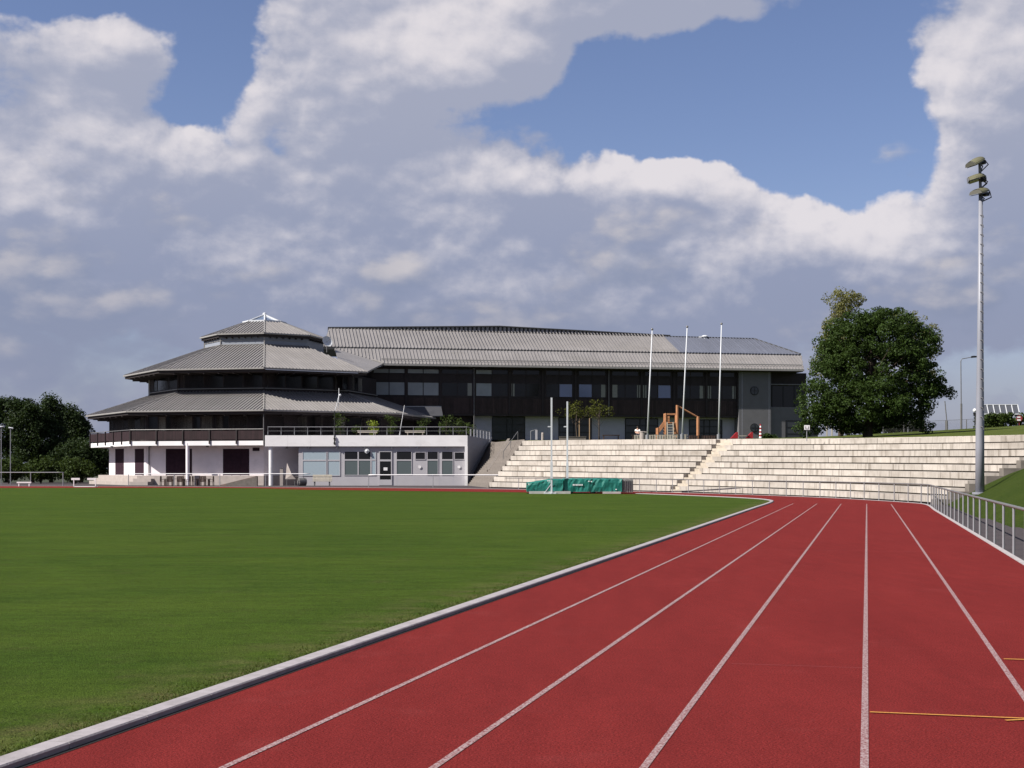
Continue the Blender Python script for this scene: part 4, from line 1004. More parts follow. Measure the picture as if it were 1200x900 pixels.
for i,(u,ru,rv,lab) in enumerate(((10,20,11,'low dark shrub behind the pale rail, at the left edge'),(48,22,12,'low dark shrub behind the end of the pale rail'),(88,22,11,'low dark shrub behind the white hurdle'))):
    y=178.; o=thing('shrub',((u-600)*y/F,y,0),lab,'shrub','low shrubs left of the clubhouse'); mb,cl=crown([L(u,550.5,y,ru,rv)],90,60,.26,.8,.2); mb.build('foliage',M['leafshrub'],o,recalc=False)
    g=MB(); 
    for e in random.sample(cl,8): g.tube([Vector(((u-600)*y/F,y,0)),e],[.06,.02],5)
    g.build('stem',M['bark'],o)
# ------------------------------------------------------------------ items on the deck
def planter(u,y,zt,kind,label,rad=.55,lm='leafshrub'):
    x=(u-600)*y/F; o=thing('potted_shrub',(x,y,5.0),label,'potted plant','potted plants on the white deck')
    g=MB(); lathe(g,[(.26,5.0),(.34,5.55),(.38,5.6),(.34,5.58)],(x,y,0),14); g.build('pot',M['terracotta'],o)
    mb=MB(); h=zt-5.5
    for _ in range(int(20*rad/.5)):
        c=(x+random.gauss(0,rad*.5),y+random.gauss(0,rad*.5),5.6+h*random.uniform(.15,.95)); leaves(mb,c,(.32,.32,.3),22,.17)
    mb.build('foliage',M[lm],o,recalc=False)
    g=MB(); g.tube([(x,y,5.5),(x,y,5.5+h*.8)],.04,6); g.build('stem',M['bark'],o)
for u,v,rad,lm,lab in ((399,486,.7,'leafshrub','tall bushy potted shrub beside the black rain pipe'),(418,500,.4,'leafshrub','low potted shrub left of the lime green plant'),(438,494,.5,'leaflime','lime yellow potted plant behind the left deck table'),(458,486,.65,'leafshrub','tall potted shrub just left of the leaning pole'),(494,491,.6,'leafshrub','wide potted shrub behind the right deck table'),(523,488,.75,'leafshrub','large rounded potted shrub, second bush from the deck corner pair'),(538,491,.6,'leafshrub','potted shrub left of the smallest one at the deck corner'),(551,496,.5,'leafshrub','smallest potted shrub at the right corner of the deck')):
    planter(u,160.5 if u<545 else 164,Z(v,160.5),0,lab,rad,lm)
def deck_table(u,label):
    y=158.6; x=(u-600)*y/F; o=thing('deck_table',(x,y,5.0),label,'table','wooden tables on the deck')
    g=MB(); 
    for i in range(5): g.box((x,y-.4+i*.2,6.13),(2.3,.18,.05),tone=random.random())
    g.box((x,y-.42,6.0),(2.2,.05,.2)); g.build('tabletop',M['oldwood'],o)
    for sx in (-1,1):
        g=MB(); g.bar((x+sx*.85,y-.4,5.0),(x+sx*.85,y+.3,6.1),.09); g.bar((x+sx*.85,y+.4,5.0),(x+sx*.85,y-.3,6.1),.09); g.build('leg',M['oldwood'],o)
deck_table(431,'weathered wooden table on the deck beside the lime green plant'); deck_table(486.5,'weathered wooden table on the deck right of the leaning pole')
a=Vector(((467-600)*158/F,158,5.0)); o=thing('leaning_mast',a,'thin pale pole leaning on the deck in front of the canopy','pole'); g=MB(); g.tube([a,P(474,475,159)],.032,8); g.build('shaft',M['galv'],o)

# ------------------------------------------------------------------ tables and chairs by the clubhouse
def chair_proto():
    o=thing('garden_chair',(0,0,0),'dark brown wooden garden chair','chair','garden chairs by the clubhouse')
    g=MB()
    for i in range(5): g.box((-.2+i*.1,0,.45),(.085,.46,.03),tone=random.random())
    g.build('seat',M['chairwood'],o)
    g=MB()
    for i in range(5): g.box((-.2+i*.1,.24,.74),(.075,.03,.52),tone=random.random())
    g.box((0,.24,1.02),(.54,.04,.08)); g.build('backrest',M['chairwood'],o)
    for sx in (-1,1):
        g=MB(); g.box((sx*.26,-.22,.33),(.06,.06,.66)); g.build('leg',M['chairwood'],o)
        g=MB(); g.box((sx*.26,.24,.5),(.06,.06,1.0)); g.build('leg',M['chairwood'],o)
        g=MB(); g.box((sx*.26,0,.67),(.06,.52,.04)); g.build('armrest',M['chairwood'],o)
    return o
cproto=chair_proto(); first=[True]
def put_chair(x,y,rz,lab):
    o=cproto if first[0] else copy_tree(cproto); first[0]=False; o.location=(x,y,-.02); o.rotation_euler.z=rz; o['label']=lab
def garden_table(x,y,w,lab):
    o=thing('garden_table',(x,y,0),lab,'table','garden tables by the clubhouse'); g=MB()
    for i in range(6): g.box((x,y-.42+i*.17,.74),(w,.15,.04),tone=random.random())
    g.build('tabletop',M['chairwood'],o)
    for sx in (-1,1):
        for sy in (-1,1):
            g=MB(); g.box((x+sx*(w/2-.12),y+sy*.36,.36),(.09,.09,.74)); g.build('leg',M['chairwood'],o)
def U(u,y): return (u-600)*y/F
garden_table(U(205,153.5),153.5,2.2,'dark brown garden table, left one of two before the clubhouse doors'); garden_table(U(238,153.5),153.5,1.5,'dark brown garden table, right one of two before the clubhouse doors')
for u,y,rz,lab in ((191,153.5,R(90),'brown garden chair at the left end of the left table'),(199,152.5,R(180),'brown garden chair on the field side of the left table, left seat'),(211,152.5,R(180),'brown garden chair on the field side of the left table, right seat'),(200,154.6,0,'brown garden chair on the wall side of the left table, left seat'),(212,154.6,0,'brown garden chair on the wall side of the left table, right seat'),(220,153.4,R(-90),'brown garden chair at the right end of the left table'),(228.5,153.5,R(90),'brown garden chair at the left end of the right table'),(237,152.5,R(180),'brown garden chair on the field side of the right table'),(238,154.6,0,'brown garden chair on the wall side of the right table'),(247.5,153.5,R(-90),'brown garden chair at the right end of the right table')):
    put_chair(U(u,y),y,rz,lab)
# access ramp
o=thing('access_ramp',(U(275,155.3),155.3,0),'brown access ramp with low walls up to the clubhouse doors','ramp')
g=MB(); x0,x1=U(255,155),U(300,155)
g.prism([(x0,154.6,-.03),(x1,154.6,-.03),(x1,154.6,1.02)],(0,0,0),(0,1.6,0)); g.build('ramp_slab',mat('brown_paving',(.17,.12,.105),.85,var=.15),o)
g=MB(); g.prism([(x1-3.2,154.4,-.03),(x1+.2,154.4,-.03),(x1+.2,154.4,.95),(x1-3.2,154.4,.2)],(0,0,0),(0,.15,0)); g.build('cheek_wall',M['steps'],o)
# bench at block
def bench(u,y,lab):
    x=U(u,y); o=thing('park_bench',(x,y,0),lab,'bench'); g=MB()
    for i in range(4): g.box((x,y-.3+i*.13,.47),(2.1,.11,.05),tone=random.random())
    g.build('seat',M['oldwood'],o); g=MB()
    for i in range(4): g.box((x,y+.2+i*.03,.62+i*.17),(2.1,.05,.14),tone=random.random(),rx=R(-10))
    g.build('backrest',M['oldwood'],o)
    for sx in (-1,1):
        g=MB(); g.box((x+sx*.8,y-.25,.22),(.1,.08,.46)); g.bar((x+sx*.8,y+.1,0),(x+sx*.8,y+.32,1.1),.1,.06); g.bar((x+sx*.8,y-.28,.42),(x+sx*.8,y+.15,.42),.08); g.build('leg',M['galvdark'],o)
bench(377.5,152,'pale wooden slatted bench in front of the grey changing block')
g=MB(); q=(U(330,153.5),153.5); o=thing('litter_bin',(q[0],q[1],0),'narrow beige post box standing before the dark recess','bin'); g.box((q[0],q[1],.95),(.34,.34,1.9)); g.build('box_body',M['stone'],o); g=MB(); g.box((q[0],q[1],1.93),(.42,.42,.06)); g.build('lid',M['galvdark'],o)
o=thing('laundry_trolley',(U(341,155),155,0),'beige triangular board leaning in the recess','board'); g=MB(); x=U(341,155); g.prism([(x-.6,154.9,.7),(x+.55,154.9,.7),(x+.1,154.9,1.2),(x-.5,155.4,2.5)],(0,0,0),(0,.06,0)); g.build('panel',M['stone'],o); g=MB(); g.bar((x-.5,155.2,0),(x-.5,155.3,1.6),.07); g.bar((x+.4,155,0),(x+.4,155,.8),.07); g.build('leg',M['galvdark'],o); o.name='leaning_board'
o=thing('grey_roller',(U(353,154.5),154.5,0),'dark rounded roller leaning at the left end of the grey block','roller'); x=U(354,154.5); g=MB(); g.tube([(x-.35,154.3,.42),(x+.35,154.7,.42)],.44,18); g.build('drum',M['galvdark'],o); g=MB(); g.tube([(x-.35,154.3,.42),(x-.5,153.6,1.0),(x+.2,153.9,1.0),(x+.35,154.7,.42)],.03,6); g.build('handle',M['galvdark'],o); o.name='lawn_roller'
# hurdle & left extras
yh=141.; o=thing('training_hurdle',(U(99,yh),yh,0),'white frame hurdle with split top boards at the far edge of the field','hurdle')
g=MB(); g.box((U(88.5,yh),yh,Z(561.3,yh)),(.85,.06,.2)); g.box((U(107.5,yh),yh,Z(561.3,yh)),(.9,.06,.2)); g.build('top_board',M['white'],o)
g=MB(); a=U(86.5,yh); c=U(112,yh); g.bar((a,yh,.03),(a,yh,.85),.08); g.bar((c,yh,.03),(c,yh,.85),.08); g.bar((a,yh,.06),(c,yh,.06),.08); 
for x in (a,c): g.bar((x,yh,.04),(x,yh+.7,.04),.06)
g.build('frame',M['white'],o)
yh=148; o=thing('white_plank',(U(28.5,yh),yh,0),'white board lying low beneath the pale end rail','board'); g=MB(); g.box((U(28.5,yh),yh,.40),(1.5,.3,.14)); g.build('board',M['white'],o); g=MB()
for du in (-6,6): g.box((U(28.5+du,yh),yh,.17),(.1,.25,.36))
g.build('leg',M['white'],o)

# ------------------------------------------------------------------ upper lawn things
def ground_pt(u,y): return on_plate(u,y)
# playground climbing frame
yp=150.; pb=ground_pt(790,yp); zb_=pb.z-.05
o=thing('climbing_frame',(pb.x,pb.y,zb_),'honey coloured wooden climbing frame with ladder, ramp and long beam','climbing frame')
def X(u): return U(u,yp)
def zz_(v): return max(zb_,Z(v,yp))
def post(u,v,dy,r=.11,name='post'):
    g=MB(); g.tube([(X(u),yp+dy,zb_-.1),(X(u),yp+dy,Z(v,yp))],r,10); g.build(name,M['wood'],o)
post(779.5,484.5,-.5); post(779.5,484.5,.7); post(793,475,-.5,.15); post(793,485,.7); post(818,488,0,.17); post(770.5,501.5,-.5,.1); post(770.5,501.5,.7,.1)
g=MB()
for i in range(8): g.box(((X(779.5)+X(793.5))/2,yp-.5+i*.17,Z(495.6,yp)),(X(794)-X(779),.15,.07),tone=random.random())
g.build('platform',M['wood'],o)
g=MB(); g.bar((X(779),yp-.5,Z(485.3,yp)),(X(794),yp-.5,Z(485.3,yp)),.13); g.bar((X(779),yp+.7,Z(485.3,yp)),(X(794),yp+.7,Z(485.3,yp)),.13); g.bar((X(779.5),yp-.5,Z(485.3,yp)),(X(779.5),yp+.7,Z(485.3,yp)),.12); g.build('top_rail',M['wood'],o)
g=MB(); g.tube([(X(793.5),yp-.4,Z(475.8,yp)),(X(818.5),yp,Z(489.3,yp))],.09,8); g.build('long_beam',M['wood'],o)
g=MB()
for dy in (-.5,.7): g.bar((X(770.5),yp+dy,Z(506.5,yp)),(X(779.8),yp+dy,Z(494,yp)),.09,.3)
for i in range(7): f=i/6.; g.box((X(770.5)+(X(779.8)-X(770.5))*f,yp+.1,Z(508,yp)+(Z(495.4,yp)-Z(508,yp))*f),(.2,1.2,.06),tone=random.random())
g.build('ramp',M['wood'],o)
g=MB()
for u in (781,788): g.bar((X(u),yp-1.05,zb_),(X(u),yp-.6,Z(495,yp)),.09)
for i in range(6): f=(i+.6)/6.5; g.bar((X(781),yp-1.05+.45*f,zb_+(Z(495,yp)-zb_)*f),(X(788),yp-1.05+.45*f,zb_+(Z(495,yp)-zb_)*f),.07)
g.build('ladder',M['oldwood'],o)
g=MB()
for i in range(4): g.box((X(789)+i*.13,yp-.55,(zb_+Z(496,yp))/2),(.12,.05,Z(496,yp)-zb_),tone=random.random())
for i in range(3): g.box((X(782.5),yp-.5+.0,Z(486.5,yp)-.25-i*.3),(.28,.05,.26),tone=random.random())
g.build('side_boards',M['wood'],o)
# low palisade
def palisade(u0,u1,y,h,label,m):
    a=ground_pt(u0,y); c=ground_pt(u1,y); o=thing('low_palisade',a,label,'low fence','low fences at the terrace top'); n=int((c-a).length/.26); g=MB()
    for i in range(n):
        q=a.lerp(c,i/n); g.box((q.x,q.y,q.z+h/2-.05),(.17,.06,h+random.uniform(-.04,.04)),tone=random.random())
    g.build('pales',m,o); g=MB()
    for f in (.3,.8): g.bar(a+Vector((0,.05,h*f)),c+Vector((0,.05,h*f)),.05,.08)
    g.build('rail',m,o)
palisade(744,806,146.5,.55,'low pale grey palisade in front of the wooden climbing frame',M['oldwood']); palisade(808,840,147.5,.45,'low dark palisade right of the wooden climbing frame',M['chairwood'])
# person seated
yq=147.5; pp=ground_pt(747.3,yq); zb_=pp.z
o=thing('garden_bench',(pp.x,yq+.15,zb_),'small dark bench under the seated person','bench'); g=MB(); g.box((pp.x,yq+.15,zb_+.47),(1.3,.4,.06)); g.build('seat',M['chairwood'],o)
for sx in (-1,1): g=MB(); g.box((pp.x+sx*.5,yq+.15,zb_+.22),(.08,.36,.46)); g.build('leg',M['chairwood'],o)
def skin(name,verts,edges,rads,m,parent,sub=2):
    me=bpy.data.meshes.new(name); off=world_loc(parent); me.from_pydata([tuple(Vector(v)-off) for v in verts],edges,[]); me.materials.append(m)
    ob=bpy.data.objects.new(name,me); COL.objects.link(ob); ob.parent=parent
    md=ob.modifiers.new('Skin','SKIN'); sv=me.skin_vertices
    if not sv: 
        bm=bmesh.new(); bm.from_mesh(me); bm.verts.layers.skin.verify(); bm.to_mesh(me); bm.free(); sv=me.skin_vertices
    for i,r in enumerate(rads): sv[0].data[i].radius=(r,r); sv[0].data[i].use_root=(i==0)
    sd=ob.modifiers.new('Sub','SUBSURF'); sd.levels=sub; sd.render_levels=sub
    return ob
per=thing('person',(pp.x,yq,zb_),'seated person in a white top and dark trousers at the terrace top','person')
b0=Vector((pp.x,yq,zb_)); V=lambda x,y,z:b0+Vector((x,y,z))
bv=[V(0,.15,.58),V(0,.13,.80),V(0,.12,1.02),V(0,.10,1.14),V(0,.07,1.27),V(.19,.12,1.02),V(.25,.0,.78),V(.14,-.2,.66),V(-.19,.12,1.02),V(-.25,.0,.78),V(-.14,-.2,.66),V(.1,-.25,.56),V(.1,-.3,.1),V(.1,-.42,.05),V(-.1,-.25,.56),V(-.1,-.3,.1),V(-.1,-.42,.05)]
be=[(0,1),(1,2),(2,3),(3,4),(2,5),(5,6),(6,7),(2,8),(8,9),(9,10),(0,11),(11,12),(12,13),(0,14),(14,15),(15,16)]
skin('body',bv,be,[.15,.14,.15,.055,.10,.06,.045,.035,.06,.045,.035,.085,.055,.04,.085,.055,.04],M['skin'],per)
skin('shirt',[V(0,.15,.55),V(0,.13,.80),V(0,.12,1.04),V(.20,.12,1.03),V(.24,.04,.86),V(-.20,.12,1.03),V(-.24,.04,.86)],[(0,1),(1,2),(2,3),(3,4),(2,5),(5,6)],[.17,.16,.165,.085,.075,.085,.075],M['shirt'],per)
skin('trousers',[V(0,.15,.53),V(.1,-.25,.56),V(.1,-.3,.14),V(-.1,-.25,.56),V(-.1,-.3,.14)],[(0,1),(1,2),(0,3),(3,4)],[.165,.1,.07,.1,.07],M['trouser'],per)
g=MB(); g.ball(V(0,.09,1.32),(.115,.12,.11)); g.build('hair',M['hair'],per,smooth=True)
def on(u,y): return ground_pt(u,y)
q=on(753,145.5); o=thing('waste_bin',q,'pale round waste bin beside the leftmost flagpole','bin'); g=MB(); lathe(g,[(.27,q.z-.05),(.30,q.z+.75),(.33,q.z+.78),(.33,q.z+.85),(.28,q.z+.87)],(q.x,q.y,0),16); g.build('bin_body',M['stone'],o); g=MB(); g.box((q.x+.32,q.y-.05,q.z+.8),(.5,.5,.08)); g.build('lid',M['stone'],o)
q=on(640,158); q.z=max(q.z,Z(514.5,158)-.3); o=thing('concrete_bollard',q,'stubby pale bollard before the grey wall near the stair top','bollard'); g=MB(); x=U(636,158); lathe(g,[(.17,q.z-.3),(.16,q.z+.72),(.12,q.z+.85)],(x,158,0),14); g.build('bollard_body',M['stone'],o)
q=on(625,159); o=thing('stair_gate',q,'grey tubular gate frame at the head of the brown staircase','gate'); g=MB(); x0,x1=U(622,159),U(628.5,159); g.tube([(x0,159,q.z),(x0,159,q.z+1.0),(x1,159,q.z+1.25),(x1,159,q.z)],.045,8); g.build('frame',M['galv'],o); g=MB(); g.box((x1,159,q.z+.6),(.25,.1,1.1)); g.build('gate_post',M['palegrey'],o)
q=on(675,149); o=thing('long_planter',q,'low grey concrete trough before the first young tree','planter'); g=MB(); g.box((U(671,149),149,q.z+.17),(2.8,.5,.38)); g.box((U(671,149),149,q.z+.37),(2.9,.6,.05)); g.build('trough',M['steps'],o)
q=on(716,155); o=thing('dark_bench',q,'dark low backless bench right of the young trees','bench'); g=MB(); x=U(716,155); g.box((x,155,q.z+.5),(1.9,.5,.1)); g.build('seat',M['chairwood'],o)
for sx in (-1,1): g=MB(); g.box((x+sx*.8,155,q.z+.2),(.1,.45,.5)); g.build('leg',M['chairwood'],o)
# red play seat
yr=150.; q=on(871,yr); zq=q.z-.03; o=thing('play_bench',q,'play bench with two red triangular sides and a pale plank','play bench')
for u,dx in ((862,0),(879.5,0)):
    g=MB(); x=U(u,yr); g.prism([(x-.55,yr,zq),(x+.22,yr,zq),(x+.22,yr,zq+.70),(x+.05,yr,zq+.66)],(0,-.25,0),(0,.25,0)); g.build('side_panel',M['red'],o)
g=MB(); g.box((U(871,yr),yr,zq+.28),(U(879,yr)-U(862.5,yr),.4,.07)); g.build('plank',M['oldwood'],o)
q=on(891,151); o=thing('striped_marker',q,'red and white striped marker post under the lower round window','marker post'); g=MB(); x=U(891.3,151); z=q.z
for i in range(8): g.tube([(x,151,z+i*.19),(x,151,z+(i+1)*.19)],[.17-.012*i,.17-.012*(i+1)],12,mi=i%2)
g.build('post',[M['white'],M['red']],o)
q=on(899,152); o=thing('low_bush',q,'low flat dark bush at the foot of the grey tower','shrub'); mb,_=crown([((U(899,152),152,q.z+.2),(1.1,.6,.35))],26,34,.2,.3,.2); mb.build('foliage',M['leafbig'],o,recalc=False); g=MB(); g.tube([(U(899,152),152,q.z-.1),(U(899,152),152,q.z+.3)],.04,6); g.build('stem',M['bark'],o)
# white board sign
q=on(945.5,103); o=thing('notice_board',q,'small white notice board on a post left of the big tree','sign'); x=U(945.5,103); zc=Z(501,103); g=MB(); g.tube([(x,103,q.z-.2),(x,103,zc)],.03,8); g.build('post',M['galv'],o); g=MB(); g.box((x,102.95,zc),(.40,.04,.34)); bd=g.build('board',M['white'],o)
g=MB(); 
for dx in (-.1,.1): g.box((x+dx,102.925,zc),(.04,.01,.17))
g.box((x,102.925,zc-.10),(.24,.01,.03)); g.build('marking',M['galvdark'],bd)
# timber posts left of tree (bike shelter posts)
for u,lab in ((969,'pale timber post left of the trunk, left of three'),(975,'pale timber post left of the trunk, middle of three'),(984,'pale timber post left of the trunk, nearest the trunk')):
    q=on(u,135); o=thing('timber_post',q,lab,'post','timber posts beside the big tree'); g=MB(); g.box((q.x,135,(q.z+Z(492,135))/2),(.12,.12,Z(492,135)-q.z)); g.build('shaft',M['oldwood'],o); g=MB(); g.box((q.x,135,Z(492,135)+.03),(.17,.17,.06)); g.build('cap',M['oldwood'],o)
# sign pole behind the tree
q=on(1064,132); o=thing('round_sign',q,'small round sign on a thin post right of the big trunk','sign'); zc=Z(493,132); g=MB(); g.tube([(q.x,132,q.z-.2),(q.x,132,zc)],.03,8); g.build('post',M['galv'],o); g=MB(); g.tube([(q.x,131.94,zc),(q.x,131.97,zc)],.22,16); g.build('disc',M['galv'],o)
# hedge behind the tree
def hedge(name,label,pts,h,w,n,leaf=.3,lm='leafshrub'):
    o=thing(name,pts[0],label,'hedge'); mb=MB(); 
    for _ in range(n):
        k=random.randrange(len(pts)-1); q=pts[k].lerp(pts[k+1],random.random()); z=random.random()**.8*h; y=random.uniform(-w/2,w/2)
        leaves(mb,(q.x,q.y+y,q.z+z),(.5,.4,.35),26,leaf)
    mb.build('foliage',M[lm],o,recalc=False); g=MB()
    for i in range(10):
        k=random.randrange(len(pts)-1); q=pts[k].lerp(pts[k+1],random.random()); g.tube([q-Vector((0,0,.2)),q+Vector((0,0,h*.7))],.05,6)
    g.build('stem',M['bark'],o)
def hp(u,v,y): return P(u,v,y)
hedge('dark_hedge','dark hedge in the shade under and behind the big tree',[hp(985,508,145),hp(1020,507.5,145),hp(1050,506.5,146),hp(1079,505.5,147)],1.15,1.2,150)
hedge('clipped_hedge','dense green hedge below the glasshouse at the right edge',[hp(1146,501.5,150),hp(1175,500.5,150),hp(1240,498.5,150)],1.25,1.6,200,.26)
# chain-link fence
fpts=[hp(u,v,142) for u,v in ((1035,507.3),(1060,506.3),(1086,505.3),(1098,504.6),(1111,504),(1131,503.2),(1152,502))]
o=thing('wire_fence',fpts[0],'grey wire mesh fence on thin posts right of the big tree','fence')
for q in resample(fpts,2.1): g=MB(); g.tube([q-Vector((0,0,.3)),q+Vector((0,0,1.0))],.045,8); g.build('post',M['galvdark'],o)
g=MB()
for a,c in zip(fpts,fpts[1:]):
    for k in range(13): z=.02+k*.08; g.bar(a+Vector((0,0,z)),c+Vector((0,0,z)),.005)
    n=int((c-a).length/.10)
    for k in range(n): q=a.lerp(c,k/n); g.bar(q,q+Vector((0,0,1.0)),.005)
    g.bar(a+Vector((0,0,1.0)),c+Vector((0,0,1.0)),.025)
g.build('mesh',M['galvdark'],o)
# glasshouse
yg=175.; o=thing('glasshouse',P(1175,487,yg),'row of glazed frames with white bars above the hedge','glasshouse')
xa,xb_=U(1152,yg),U(1195.5,yg); z0,z1=Z(488,yg),Z(473.8,yg)
g=MB(); n=6
for i in range(n+1):
    x=xa+(xb_-xa)*i/n; g.bar((x,yg,z0),(x,yg+.9,z1),.09); g.bar((x,yg+.9,z1),(x,yg+2.2,z0),.06)
g.bar((xa,yg+.9,z1),(xb_,yg+.9,z1),.10); g.bar((xa,yg+.05,Z(485.2,yg)),(xb_,yg+.05,Z(485.2,yg)),.14)
for k in (1,2): z=Z(485.2,yg)+(z1-Z(485.2,yg))*k/3; g.bar((xa,yg+.3+.3*k,z),(xb_,yg+.3+.3*k,z),.05)
g.build('frame',M['whitemetal'],o)
g=MB(); g.add([(xa,yg+.06,z0),(xb_,yg+.06,z0),(xb_,yg+.94,z1),(xa,yg+.94,z1)],[(0,1,2,3)]); g.build('glazing',mat('grey_glazing',(.075,.08,.095),.85,spec=.05),o)
q=P(1194.5,500.5,143); o=thing('warning_sign',q,'dark red sign with two white bars before the hedge','sign'); g=MB(); g.tube([q-Vector((0,0,.3)),P(1194.5,489,143)],.04,8); g.build('post',M['signred'],o); g=MB(); g.tube([P(1194.5,490.3,142.9),P(1194.5,490.3,142.94)],.30,20); bd=g.build('disc',M['signred'],o); g=MB(); 
for v in (488.9,492.2): g.box(P(1194.5,v,142.87),(.42,.02,.15))
g.build('white_bar',M['white'],bd)
q=P(1142.5,503,146); o=thing('globe_lamp',q,'small white globe lamp just left of the floodlight mast','lamp'); g=MB(); g.tube([q,P(1142.5,484,146)],.05,8); g.build('post',M['black'],o); g=MB(); g.ball(P(1142.3,481,146),.2); g.build('globe',M['white'],o); g=MB(); g.tube([P(1142.5,487.5,146),P(1142.5,483.5,146)],[.14,.2],12); g.build('collar',M['black'],o)

# ------------------------------------------------------------------ near grass blades
random.seed(11); gb=MB(); gv=[];gfc=[]; cnt=0
import numpy as np
rng=np.random.default_rng(5)
NB=16000
s_=rng.uniform(6.5,34,NB*3)**1.0; l_=-5.11-rng.exponential(.10,NB*3)
wt=rng.random(NB*3)<np.clip((9.5/s_)**1.2,0,1); s_,l_=s_[wt][:NB],l_[wt][:NB]
x=s_*SA+l_*CA; y=s_*CA-l_*SA; ok=(y>7)&(np.abs(x)<y*.40+1); x,y=x[ok],y[ok]; n=len(x)
a=rng.uniform(0,2*np.pi,n); hgt=rng.uniform(.008,.026,n); wdt=rng.uniform(.002,.004,n)*(1+y/18); lean=rng.normal(0,.014,(n,2))
v0=np.stack([x-np.cos(a)*wdt,y-np.sin(a)*wdt,np.full(n,.004)],1); v1=np.stack([x+np.cos(a)*wdt,y+np.sin(a)*wdt,np.full(n,.004)],1); v2=np.stack([x+lean[:,0],y+lean[:,1],.004+hgt],1)
vv=np.stack([v0,v1,v2],1).reshape(-1,3); me=bpy.data.meshes.new('grass_blades'); me.from_pydata(vv.tolist(),[],np.arange(n*3).reshape(-1,3).tolist()); me.materials.append(leaf_mat('grass_blade',(.06,.085,.02),.4,.3))
ob=bpy.data.objects.new('grass_blades',me); COL.objects.link(ob); tag(ob,'short ragged grass blades fringing the pale kerb','grass',kind='stuff')

# ------------------------------------------------------------------ sky and light
SUN_EL,SUN_TH=R(43),R(66)                      # sun on the left, a little behind the camera
tosun=Vector((-math.cos(SUN_EL)*math.sin(SUN_TH),-math.cos(SUN_EL)*math.cos(SUN_TH),math.sin(SUN_EL)))
sl=bpy.data.lights.new('sun','SUN'); sl.energy=4.6; sl.angle=R(.5); sl.color=(1.,.955,.88)
so=bpy.data.objects.new('sun',sl); COL.objects.link(so); so.rotation_euler=(-tosun).to_track_quat('-Z','Y').to_euler()
w=bpy.data.worlds.new('World'); sc.world=w; w.use_nodes=True; nt=w.node_tree; N=nt.nodes; LK=nt.links
for n in list(N): N.remove(n)
out=N.new('ShaderNodeOutputWorld'); bg=N.new('ShaderNodeBackground'); bg.inputs['Strength'].default_value=.06; LK.new(bg.outputs[0],out.inputs[0])
sky=N.new('ShaderNodeTexSky'); sky.sky_type='NISHITA'; sky.sun_disc=False; sky.sun_elevation=SUN_EL; sky.sun_rotation=math.atan2(tosun.x,tosun.y)%(2*math.pi); sky.air_density=1.0; sky.dust_density=.6; sky.ozone_density=2.2; sky.altitude=200
# cloud field group
cg=bpy.data.node_groups.new('cloud_field','ShaderNodeTree'); cg.interface.new_socket('Vector',in_out='INPUT',socket_type='NodeSocketVector'); cg.interface.new_socket('Density',in_out='OUTPUT',socket_type='NodeSocketFloat')
gn=cg.nodes; gl_=cg.links; gi=gn.new('NodeGroupInput'); go=gn.new('NodeGroupOutput')
def mth(nodes,links,op,*a):
    n=nodes.new('ShaderNodeMath'); n.operation=op
    for i,q in enumerate(a):
        if isinstance(q,(int,float)): n.inputs[i].default_value=q
        else: links.new(q,n.inputs[i])
    return n.outputs[0]
m_=lambda op,*a: mth(gn,gl_,op,*a)
nv=gn.new('ShaderNodeVectorMath'); nv.operation='NORMALIZE'; gl_.new(gi.outputs[0],nv.inputs[0])
sx=gn.new('ShaderNodeSeparateXYZ'); gl_.new(nv.outputs[0],sx.inputs[0])
wn=gn.new('ShaderNodeTexNoise'); wn.inputs['Scale'].default_value=7.; wn.inputs['Detail'].default_value=6.; wn.inputs['Roughness'].default_value=.55; gl_.new(nv.outputs[0],wn.inputs['Vector'])
ws=gn.new('ShaderNodeSeparateColor'); gl_.new(wn.outputs['Color'],ws.inputs[0])
az=m_('ADD',m_('ARCTAN2',sx.outputs[0],sx.outputs[1]),m_('MULTIPLY',m_('SUBTRACT',ws.outputs[0],.5),.16))
el=m_('ADD',m_('ARCSINE',sx.outputs[2]),m_('MULTIPLY',m_('SUBTRACT',ws.outputs[1],.5),.11))
blobs=[ # u, v, half-widths in photo pixels, weight
 (860,140,215,80,-1.35),(700,120,70,60,-.75),(970,215,120,45,-.8),(1015,55,80,80,-.75),(250,60,55,70,-.95),(120,-5,170,34,-1.0),(222,128,60,24,-.6),(565,150,40,32,-.35),(350,160,40,30,-.5),(100,330,80,40,.3),
 (515,50,125,75,1.0),(350,60,60,60,.45),(450,140,130,60,.55),(800,25,140,40,.72),(160,175,170,48,.75),(110,85,90,34,.55),(40,230,120,70,.5),(640,215,60,26,.7),(760,232,110,24,.8),(850,235,60,26,.8),(960,280,120,30,.6),(1155,90,75,80,1.1),(1165,200,70,70,.7),(300,300,430,90,.7),(930,335,330,55,.8),(590,345,260,70,.5),(560,220,70,50,.5)]
acc=None
for u,v,su,sv,wt in blobs:
    a_=math.atan((u-600)/F); e_=math.atan((550-v)/F*math.cos(a_))
    d1=m_('DIVIDE',m_('SUBTRACT',az,a_),su/F); d2=m_('DIVIDE',m_('SUBTRACT',el,e_),sv/F)
    g_=m_('MULTIPLY',m_('EXPONENT',m_('MULTIPLY',m_('ADD',m_('MULTIPLY',d1,d1),m_('MULTIPLY',d2,d2)),-1.)),wt)
    acc=g_ if acc is None else m_('ADD',acc,g_)
sc3=gn.new('ShaderNodeVectorMath'); sc3.operation='MULTIPLY'; sc3.inputs[1].default_value=(1,1,1.7); gl_.new(nv.outputs[0],sc3.inputs[0])
